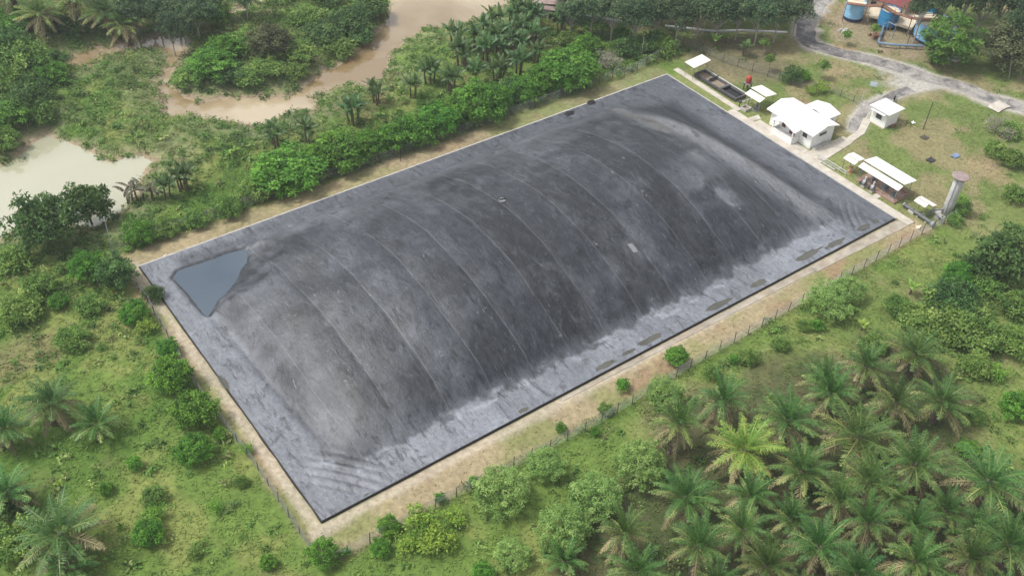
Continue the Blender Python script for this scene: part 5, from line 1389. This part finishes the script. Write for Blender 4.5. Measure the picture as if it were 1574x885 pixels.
# oil palms of the plantation, row by row
rows = [[(1408, 541, 50), (1331, 567, 46), (1265, 577, 36)],
        [(1117, 618, 38), (1278, 600, 40), (1372, 622, 40), (1449, 616, 50)],
        [(1037, 662, 38), (1212, 653, 54), (1315, 674, 57)],
        [(1147, 689, 55), (1237, 733, 48), (1412, 716, 43), (1334, 737, 38), (1520, 745, 55)],
        [(1056, 760, 52), (1154, 756, 40), (1290, 775, 36), (1368, 765, 38), (1458, 785, 40)],
        [(960, 826, 42), (1071, 847, 52), (1146, 812, 42), (1222, 800, 38), (1340, 812, 40), (1406, 806, 38), (1500, 810, 42), (1556, 842, 46)],
        [(870, 862, 33), (974, 880, 42), (1181, 878, 40), (1266, 842, 50), (1320, 888, 40), (1398, 862, 46), (1480, 866, 42)],
        [(1110, 905, 42), (1230, 915, 42), (1360, 920, 42), (1445, 915, 42), (1525, 905, 42), (1030, 925, 42)]]
rown = 'topmost second third fourth fifth sixth seventh lowest'.split()
for ri, row in enumerate(rows):
    order = sorted(row)
    for u, v, r in row:
        i = order.index((u, v, r)); kd = 'palm'
        look = 'oil palm with brown lower fronds'
        if (u, v) == (1147, 689): kd = 'palm_yellow'; look = 'yellowing oil palm'
        if (u, v) == (870, 862): kd = 'palm_green'; look = 'young all green oil palm'
        if (u, v) == (1520, 745): look = 'greyish spreading oil palm'
        put(kd, u, v, r * .96, '%s, %s from left, %s plantation row' % (look, ORD[i], rown[ri]), 'oil palms of the plantation', 1.05)
g_ = 'oil palms on the overgrown slope'
for u, v, r, k, l in [(72, 622, 43, 'palm', 'oil palm standing alone highest on the lower field'), (146, 652, 34, 'palm_green', 'young spreading oil palm beside the lone higher one'), (4, 662, 34, 'palm', 'oil palm cut by the picture edge beside the lone higher one'),
                      (101, 815, 58, 'palm', 'largest oil palm of the lower field with dry fronds'), (14, 762, 36, 'palm', 'greyish oil palm at the picture edge above the largest one'), (102, 872, 36, 'palm_green', 'young green oil palm below the largest one'),
                      (58, 18, 38, 'palm', 'hazy oil palm near the top corner of the picture'), (160, 18, 38, 'palm', 'hazy oil palm above the small river branch'), (195, 40, 34, 'palm', 'leaning oil palm right at the river branch bank'), (20, -5, 38, 'palm', 'hazy oil palm in the very top corner'), (112, 0, 36, 'palm', 'hazy oil palm between the two at the top edge')]:
    put(k, u, v, r, l, g_)
# bananas
ban = [(422, 203, 21, 'dark banana plant nearest the river bend', 0), (471, 200, 21, 'banana plant second along the river bend', 0), (542, 165, 23, 'banana clump third along the river bend', 0), (579, 138, 20, 'banana clump fourth along the river bend', 0),
       (631, 127, 21, 'pale banana clump behind the small bright hedge tree', 0), (660, 106, 20, 'banana clump halfway to the dense banana grove', 0), (692, 119, 23, 'banana clump with brown stems before the big rounded tree', 0),
       (735, 106, 22, 'banana clump above the big rounded tree', 0), (767, 103, 21, 'banana clump with bare soil at its foot', 0), (702, 52, 21, 'outermost banana plant of the grove, against the river', 0), (727, 54, 21, 'second outermost banana plant of the grove by the river', 0),
       (712, 78, 23, 'banana clump below the outermost river pair', 0), (797, 92, 24, 'banana clump with tall stems at the grove edge', 0), (822, 74, 20, 'banana clump at the fence side edge of the grove', 0), (865, 30, 19, 'lone banana plant in front of the old shed', 0)]
grove = [(760, 28), (783, 18), (805, 12), (758, 55), (780, 48), (800, 38), (745, 72), (772, 74), (795, 62), (818, 48), (748, 40), (820, 22), (790, 0)]
for i, (u, v) in enumerate(grove):
    ban.append((u, v, 21, 'banana plant %s of the dense grove, counted from the river side' % ORD[sorted(grove).index((u, v))], 0))
for u, v, r, l, _ in ban: put('banana', u, v, r, l, 'banana plants by the river')
for u, v, r, k, l in [(194, 293, 17, 'banana_dead', 'withered banana plant farthest out over the pond'), (209, 290, 18, 'banana_dead', 'withered banana plant with brown stems by the pond'), (231, 287, 17, 'banana_dead', 'drooping withered banana plant third at the pond'), (251, 282, 20, 'banana', 'green banana clump at the pond beside the withered ones'), (278, 268, 22, 'banana', 'darkest banana clump at the pond edge'),
                      (1100, 60, 15, 'banana_bright', 'bright yellow green banana plant beyond the fence corner'), (1117, 58, 10, 'banana_bright', 'smaller bright banana beside the one beyond the fence corner'), (1145, 72, 12, 'banana', 'small banana plant in the yard above the basins'),
                      (1403, 440, 15, 'banana_bright', 'young banana plant at the head of the thicket'), (1327, 498, 12, 'banana_bright', 'young yellow banana plant alone on the grass'), (1483, 405, 10, 'banana_bright', 'yellow banana top poking out of the bright thicket bush'), (362, 231, 10, 'banana_bright', 'pale young banana leaf in the meadow by the river bend'), (352, 236, 10, 'banana_bright', 'second pale young banana in the meadow by the river bend'), (90, 742, 9, 'banana_bright', 'small bright weed palm like plant in the lower field')]:
    put(k, u, v, r, l, 'banana plants by the pond' if u < 300 else None)
# dark tree row along the top
fr_ = [(880, 16, 26), (912, 10, 27), (945, 14, 30), (980, 20, 30), (1012, 14, 29), (1045, 20, 30), (1078, 12, 28), (1108, 18, 28), (1140, 14, 28), (1170, 20, 29), (1200, 16, 29), (1228, 14, 24)]
for i, (u, v, r) in enumerate(fr_): put('forest', u, v, r, 'tall dark tree, %s from the old shed in the row behind the pale pipe' % ORD[i], 'dark trees behind the pale pipe')
fr2 = [(868, -18, 28), (905, -22, 30), (945, -20, 30), (985, -16, 30), (1025, -20, 30), (1065, -16, 30), (1105, -18, 30), (1145, -18, 30), (1185, -14, 30), (1222, -16, 26)]
for i, (u, v, r) in enumerate(fr2): put('forest', u, v, r, 'tall dark tree, %s from the old shed in the hindmost top row' % ORD[i], 'dark trees behind the pale pipe')
fr3 = [(1425, 2, 26), (1458, -4, 27), (1490, -6, 28), (1520, -2, 28), (1548, -6, 28), (1580, 4, 30), (1500, -34, 28), (1540, -34, 28), (1462, -34, 28), (1575, 32, 24)]
for i, (u, v, r) in enumerate(fr3): put('forest', u, v, r, 'tall pale trunked tree, %s along the dark wood behind the tanks' % ORD[i], 'wood behind the tanks', 1.15)
fr4 = [(205, 12, 30), (240, 10, 30), (270, 18, 30), (300, 16, 30), (335, -12, 28), (375, -14, 28), (262, 44, 20), (285, 40, 18), (222, -18, 28), (280, -20, 28)]
for i, (u, v, r) in enumerate(fr4): put('forest', u, v, r, 'dark tree, %s of the cluster on the far bank of the river branch' % ORD[i], 'trees on the far river bank', .75)
put('leafy', 333, 24, 21, 'round bright tree at the fork of the river branch')
isl = [(325, 98, 38, 'leafy'), (296, 118, 28, 'scrub'), (372, 66, 32, 'scrub'), (350, 112, 28, 'darkbush'), (378, 118, 26, 'scrub'), (415, 62, 34, 'olive'), (452, 80, 30, 'scrub'), (495, 52, 32, 'darkbush'), (540, 28, 34, 'dark'), (572, 10, 28, 'dark'), (470, 26, 30, 'scrub'), (520, 74, 26, 'scrub'), (410, 106, 26, 'scrub'), (552, 56, 22, 'darkbush'), (430, -4, 28, 'scrub'), (500, -6, 30, 'darkbush'), (455, 110, 22, 'scrub'), (345, 76, 26, 'leafy')]
iso = sorted(isl)
for u, v, r, k in isl:
    put(k, u, v, r, '%s, %s from the left on the river island' % ({'leafy': 'bright leafy bush', 'darkbush': 'dark leafy bush', 'scrub': 'light green bush', 'olive': 'olive domed tree', 'dark': 'dense dark tree'}[k], ORD[iso.index((u, v, r, k))]), 'bushes on the river island', (.7 if k in ('dark', 'olive', 'leafy') else .8))
lb = [(40, 95, 44), (12, 70, 40), (75, 112, 28), (20, 125, 34), (45, 150, 36), (12, 175, 34), (58, 172, 26), (85, 95, 20), (22, 30, 34), (5, 215, 26), (100, 40, 26)]
lbo = sorted(lb)
for i, (u, v, r) in enumerate(lb): put(['scrub', 'darkbush', 'leafy'][i % 3], u, v, r * .9, 'wild bush, %s from the left on the bank between pond and river branch' % ORD[lbo.index((u, v, r))], 'bushes between pond and river', .62 if i % 3 == 2 else None)

# ------------------------------------------------------------------ undergrowth and grass
rs = np.random.RandomState(4)
def in_view(x, y, m=50):
    u, v = project(x, y, np.zeros_like(x))
    return (u > -m) & (u < IW + m) & (v > -m) & (v < IH + m)
def blocked(x, y, pad=0.0):
    b = (box_sd(x, y, -.5, 90.4, -.5, 47.2) < pad) | (box_sd(x, y, 90.3, 92.1, -2, 47.7) < pad) | (box_sd(x, y, 92, 93.6, 32.3, 47.7) < pad) | (box_sd(x, y, 92, 101.6, 15.1, 28.8) < pad) | (box_sd(x, y, 93.6, 96.6, 34.4, 44.4) < pad)
    b |= (box_sd(x, y, 92.9, 96.6, 2.4, 9.6) < pad) | (box_sd(x, y, 108, 111.6, 16, 19.3) < pad) | (box_sd(x, y, 0, 90, -1.5, 0) < pad) | (box_sd(x, y, -1.0, 0, -1, 48) < pad)
    b |= (line_d(x, y, TRACK) < 1.9 + pad) | (line_d(x, y, SPUR) < .9 + pad)
    b |= (box_sd(x, y, 100.8, 104.5, 16.4, 18.0) < pad)
    return b
def scrub_density(x, y):
    n = fbm(x, y, 10, 61); n2 = fbm(x, y, 4, 67)
    u, v = project(x, y, np.zeros_like(x))
    d = np.zeros_like(x)
    left = sstep(-2.2, -3.2, x)
    d = np.maximum(d, left * (0.15 + 0.80 * sstep(620, 470, v)) * sstep(0.33, 0.6, n2 + .06))
    beyond = sstep(50.9, 51.8, y) * (x < 92)
    d = np.maximum(d, beyond * 0.85 * sstep(0.25, 0.55, n + .12))
    d = np.maximum(d, sstep(88, 100, y) * (x < 60) * 1.0)
    d = np.maximum(d, sstep(1, -2, poly_sd(x, y, THICKET)) * 1.0)
    d = np.maximum(d, sstep(2, -2, poly_sd(x, y, PLANT)) * 0.28 * sstep(.45, .6, n2))
    d = np.maximum(d, ((y < -6.0) & (y > -10.5) & (x > 20) & (x < 75)) * 0.45 * sstep(.48, .62, n2))
    d = np.maximum(d, (y < -5.6) * 0.07)
    d = np.maximum(d, ((x > 92) & (y > 48) & (y < 75)) * 0.10)
    d = np.maximum(d, (x > 97) * (y < 46) * 0.02)
    d = np.maximum(d, sstep(112, 122, x) * sstep(6, -2, y) * .35 * sstep(.42, .6, n2))
    d = np.where((np.abs(y - 51.3) < .75) & (x > -2) & (x < 100), 0.9, d)       # creeper on the far fence
    d = np.where((np.abs(y + 5.2) < .7) & (x > 0) & (x < 92), 0.35 * sstep(.42, .6, n2), d)
    a, b = wsd(x, y)
    return d * sstep(-0.5, 1.0, np.minimum(a, b) + (n2 - .5) * 2.2) * ~blocked(x, y, .3) * (box_sd(x, y, -2.3, 92, -4.4, 50.0) > 0)
N = 90000
cx_ = rs.uniform(-45, 178, N); cy_ = rs.uniform(-60, 200, N)
ok = in_view(cx_, cy_, 60)
ok &= rs.rand(N) < scrub_density(cx_, cy_) * .80
cx_, cy_ = cx_[ok], cy_[ok]
dist = np.sqrt((cx_ - CAM[0]) ** 2 + (cy_ - CAM[1]) ** 2 + CAM[2] ** 2)
rad = rs.uniform(.30, .85, len(cx_)) * (0.8 + .7 * fbm(cx_, cy_, 6, 71)) * np.where(cy_ > 85, 1.35, 1.0)
per = 20
ci = np.repeat(np.arange(len(cx_)), per); n_ = len(ci)
q = rs.normal(0, 1, (n_, 3)); q /= np.linalg.norm(q, axis=1)[:, None]; q[:, 2] = np.abs(q[:, 2])
lift = np.where((np.abs(cy_ - 51.3) < .75) & (cx_ < 100), rs.uniform(0, 1.2, len(cx_)), 0.0)
rad = np.where(lift > 0, rad * .7, rad)
ctr = np.stack([cx_, cy_, np.maximum(gz(cx_, cy_), ZW - .1) + lift], 1)
pos = ctr[ci] + q * np.array([1, 1, .8]) * (rad[ci] * rs.uniform(.4, 1, n_))[:, None]
nrm = q + np.array([0, 0, .8]) + rs.normal(0, .4, (n_, 3)); nrm /= np.linalg.norm(nrm, axis=1)[:, None]
dd = np.cross(nrm, rs.normal(0, 1, (n_, 3))) + q * .4
ln = np.repeat(rs.uniform(.22, .55, len(cx_)), per) * rs.uniform(.7, 1.3, n_)
Vk = kites(pos, dd, nrm, ln, ln * np.repeat(rs.uniform(.25, .62, len(cx_)), per))
pal = np.array([(.055, .115, .026), (.085, .165, .034), (.13, .205, .05), (.19, .24, .075), (.15, .16, .065), (.21, .19, .105), (.06, .105, .03)])
pw_ = fbm(cx_, cy_, 9, 73) + rs.normal(0, .13, len(cx_))
ck = np.clip(((pw_ - .2) / .6 * 7).astype(int), 0, 6)
base = pal[np.array([6, 0, 1, 2, 1, 3, 4])[ck]] * rs.uniform(.8, 1.2, (len(cx_), 1))
colr = np.clip(base[ci] * 1.42 * rs.uniform(.75, 1.3, (n_, 1)), .01, .6)
o = np_mesh('undergrowth', Vk, np.arange(len(Vk)).reshape(-1, 4), M['undergrowth'], None, None, False, {'col': np.repeat(colr, 4, 0)})
setp(o, 'tangled green weeds and creepers covering the slopes and river banks', 'undergrowth', kind='stuff')

N = 330000
gx_ = rs.uniform(-45, 178, N); gy_ = rs.uniform(-60, 200, N)
ok = in_view(gx_, gy_, 40)
gx_, gy_ = gx_[ok], gy_[ok]
a, b = wsd(gx_, gy_)
verge = (box_sd(gx_, gy_, -2.3, 92, -4.4, 50.0) < 0)
dens = np.where(verge, .22, .95) * (np.minimum(a, b) > .4) * ~blocked(gx_, gy_) * (.45 + .55 * sstep(.38, .55, fbm(gx_, gy_, 2.5, 81, 3)))
dens = dens * np.where(np.minimum(line_d(gx_, gy_, TRACK), line_d(gx_, gy_, SPUR)) < 3.2, .4, 1)
keep = rs.rand(len(gx_)) < dens
gx_, gy_, verge = gx_[keep], gy_[keep], verge[keep]
K_ = 3
ci = np.repeat(np.arange(len(gx_)), K_); n_ = len(ci)
az = rs.uniform(0, 6.283, n_); el = rs.uniform(.10, .75, n_)
dd = np.stack([np.cos(az) * np.cos(el), np.sin(az) * np.cos(el), np.sin(el)], 1)
big = (.6 + .9 * fbm(gx_, gy_, 7, 83)) * np.where(verge, .45, 1.0) * np.where((gx_ > 92) & (gy_ < 60), .55, 1.0)
gzv = gz(gx_, gy_)
pos = np.stack([gx_[ci] + rs.uniform(-.2, .2, n_), gy_[ci] + rs.uniform(-.2, .2, n_), gzv[ci] - .02], 1)
nrm = np.stack([-np.cos(az) * np.sin(el), -np.sin(az) * np.sin(el), np.cos(el)], 1)
Vk = kites(pos, dd, nrm, rs.uniform(.22, .50, n_) * big[ci], rs.uniform(.07, .15, n_))
gc = ground_col(gx_, gy_)
gc = (gc * .78 + np.array([.135, .19, .045]) * .22) * np.where(verge, .9, 1.38)[:, None]
colr = np.clip(gc[ci] * rs.uniform(.82, 1.28, (n_, 1)), .01, .7)
o = np_mesh('grass', Vk, np.arange(len(Vk)).reshape(-1, 4), M['grass'], None, None, False, {'col': np.repeat(colr, 4, 0)})
setp(o, 'rough green and straw coloured grass on the ground round the lagoon', 'grass', kind='stuff')

# ------------------------------------------------------------------ haze
m = bpy.data.materials.new('haze_air'); m.use_nodes = True; n = m.node_tree
for q in list(n.nodes):
    if q.type == 'BSDF_PRINCIPLED': n.nodes.remove(q)
pv = n.nodes.new('ShaderNodeVolumePrincipled')
pv.inputs['Color'].default_value = (0.86, 0.91, 0.97, 1); pv.inputs['Density'].default_value = HAZE; pv.inputs['Anisotropy'].default_value = 0.2
n.links.new(pv.outputs[0], n.nodes['Material Output'].inputs['Volume'])
if HAZE > 0:
    hz = MB().box(-640, 640, -640, 680, -4.5, 90).build('haze', m)
    setp(hz, 'thin pale humid haze over the whole place', 'haze', kind='stuff')
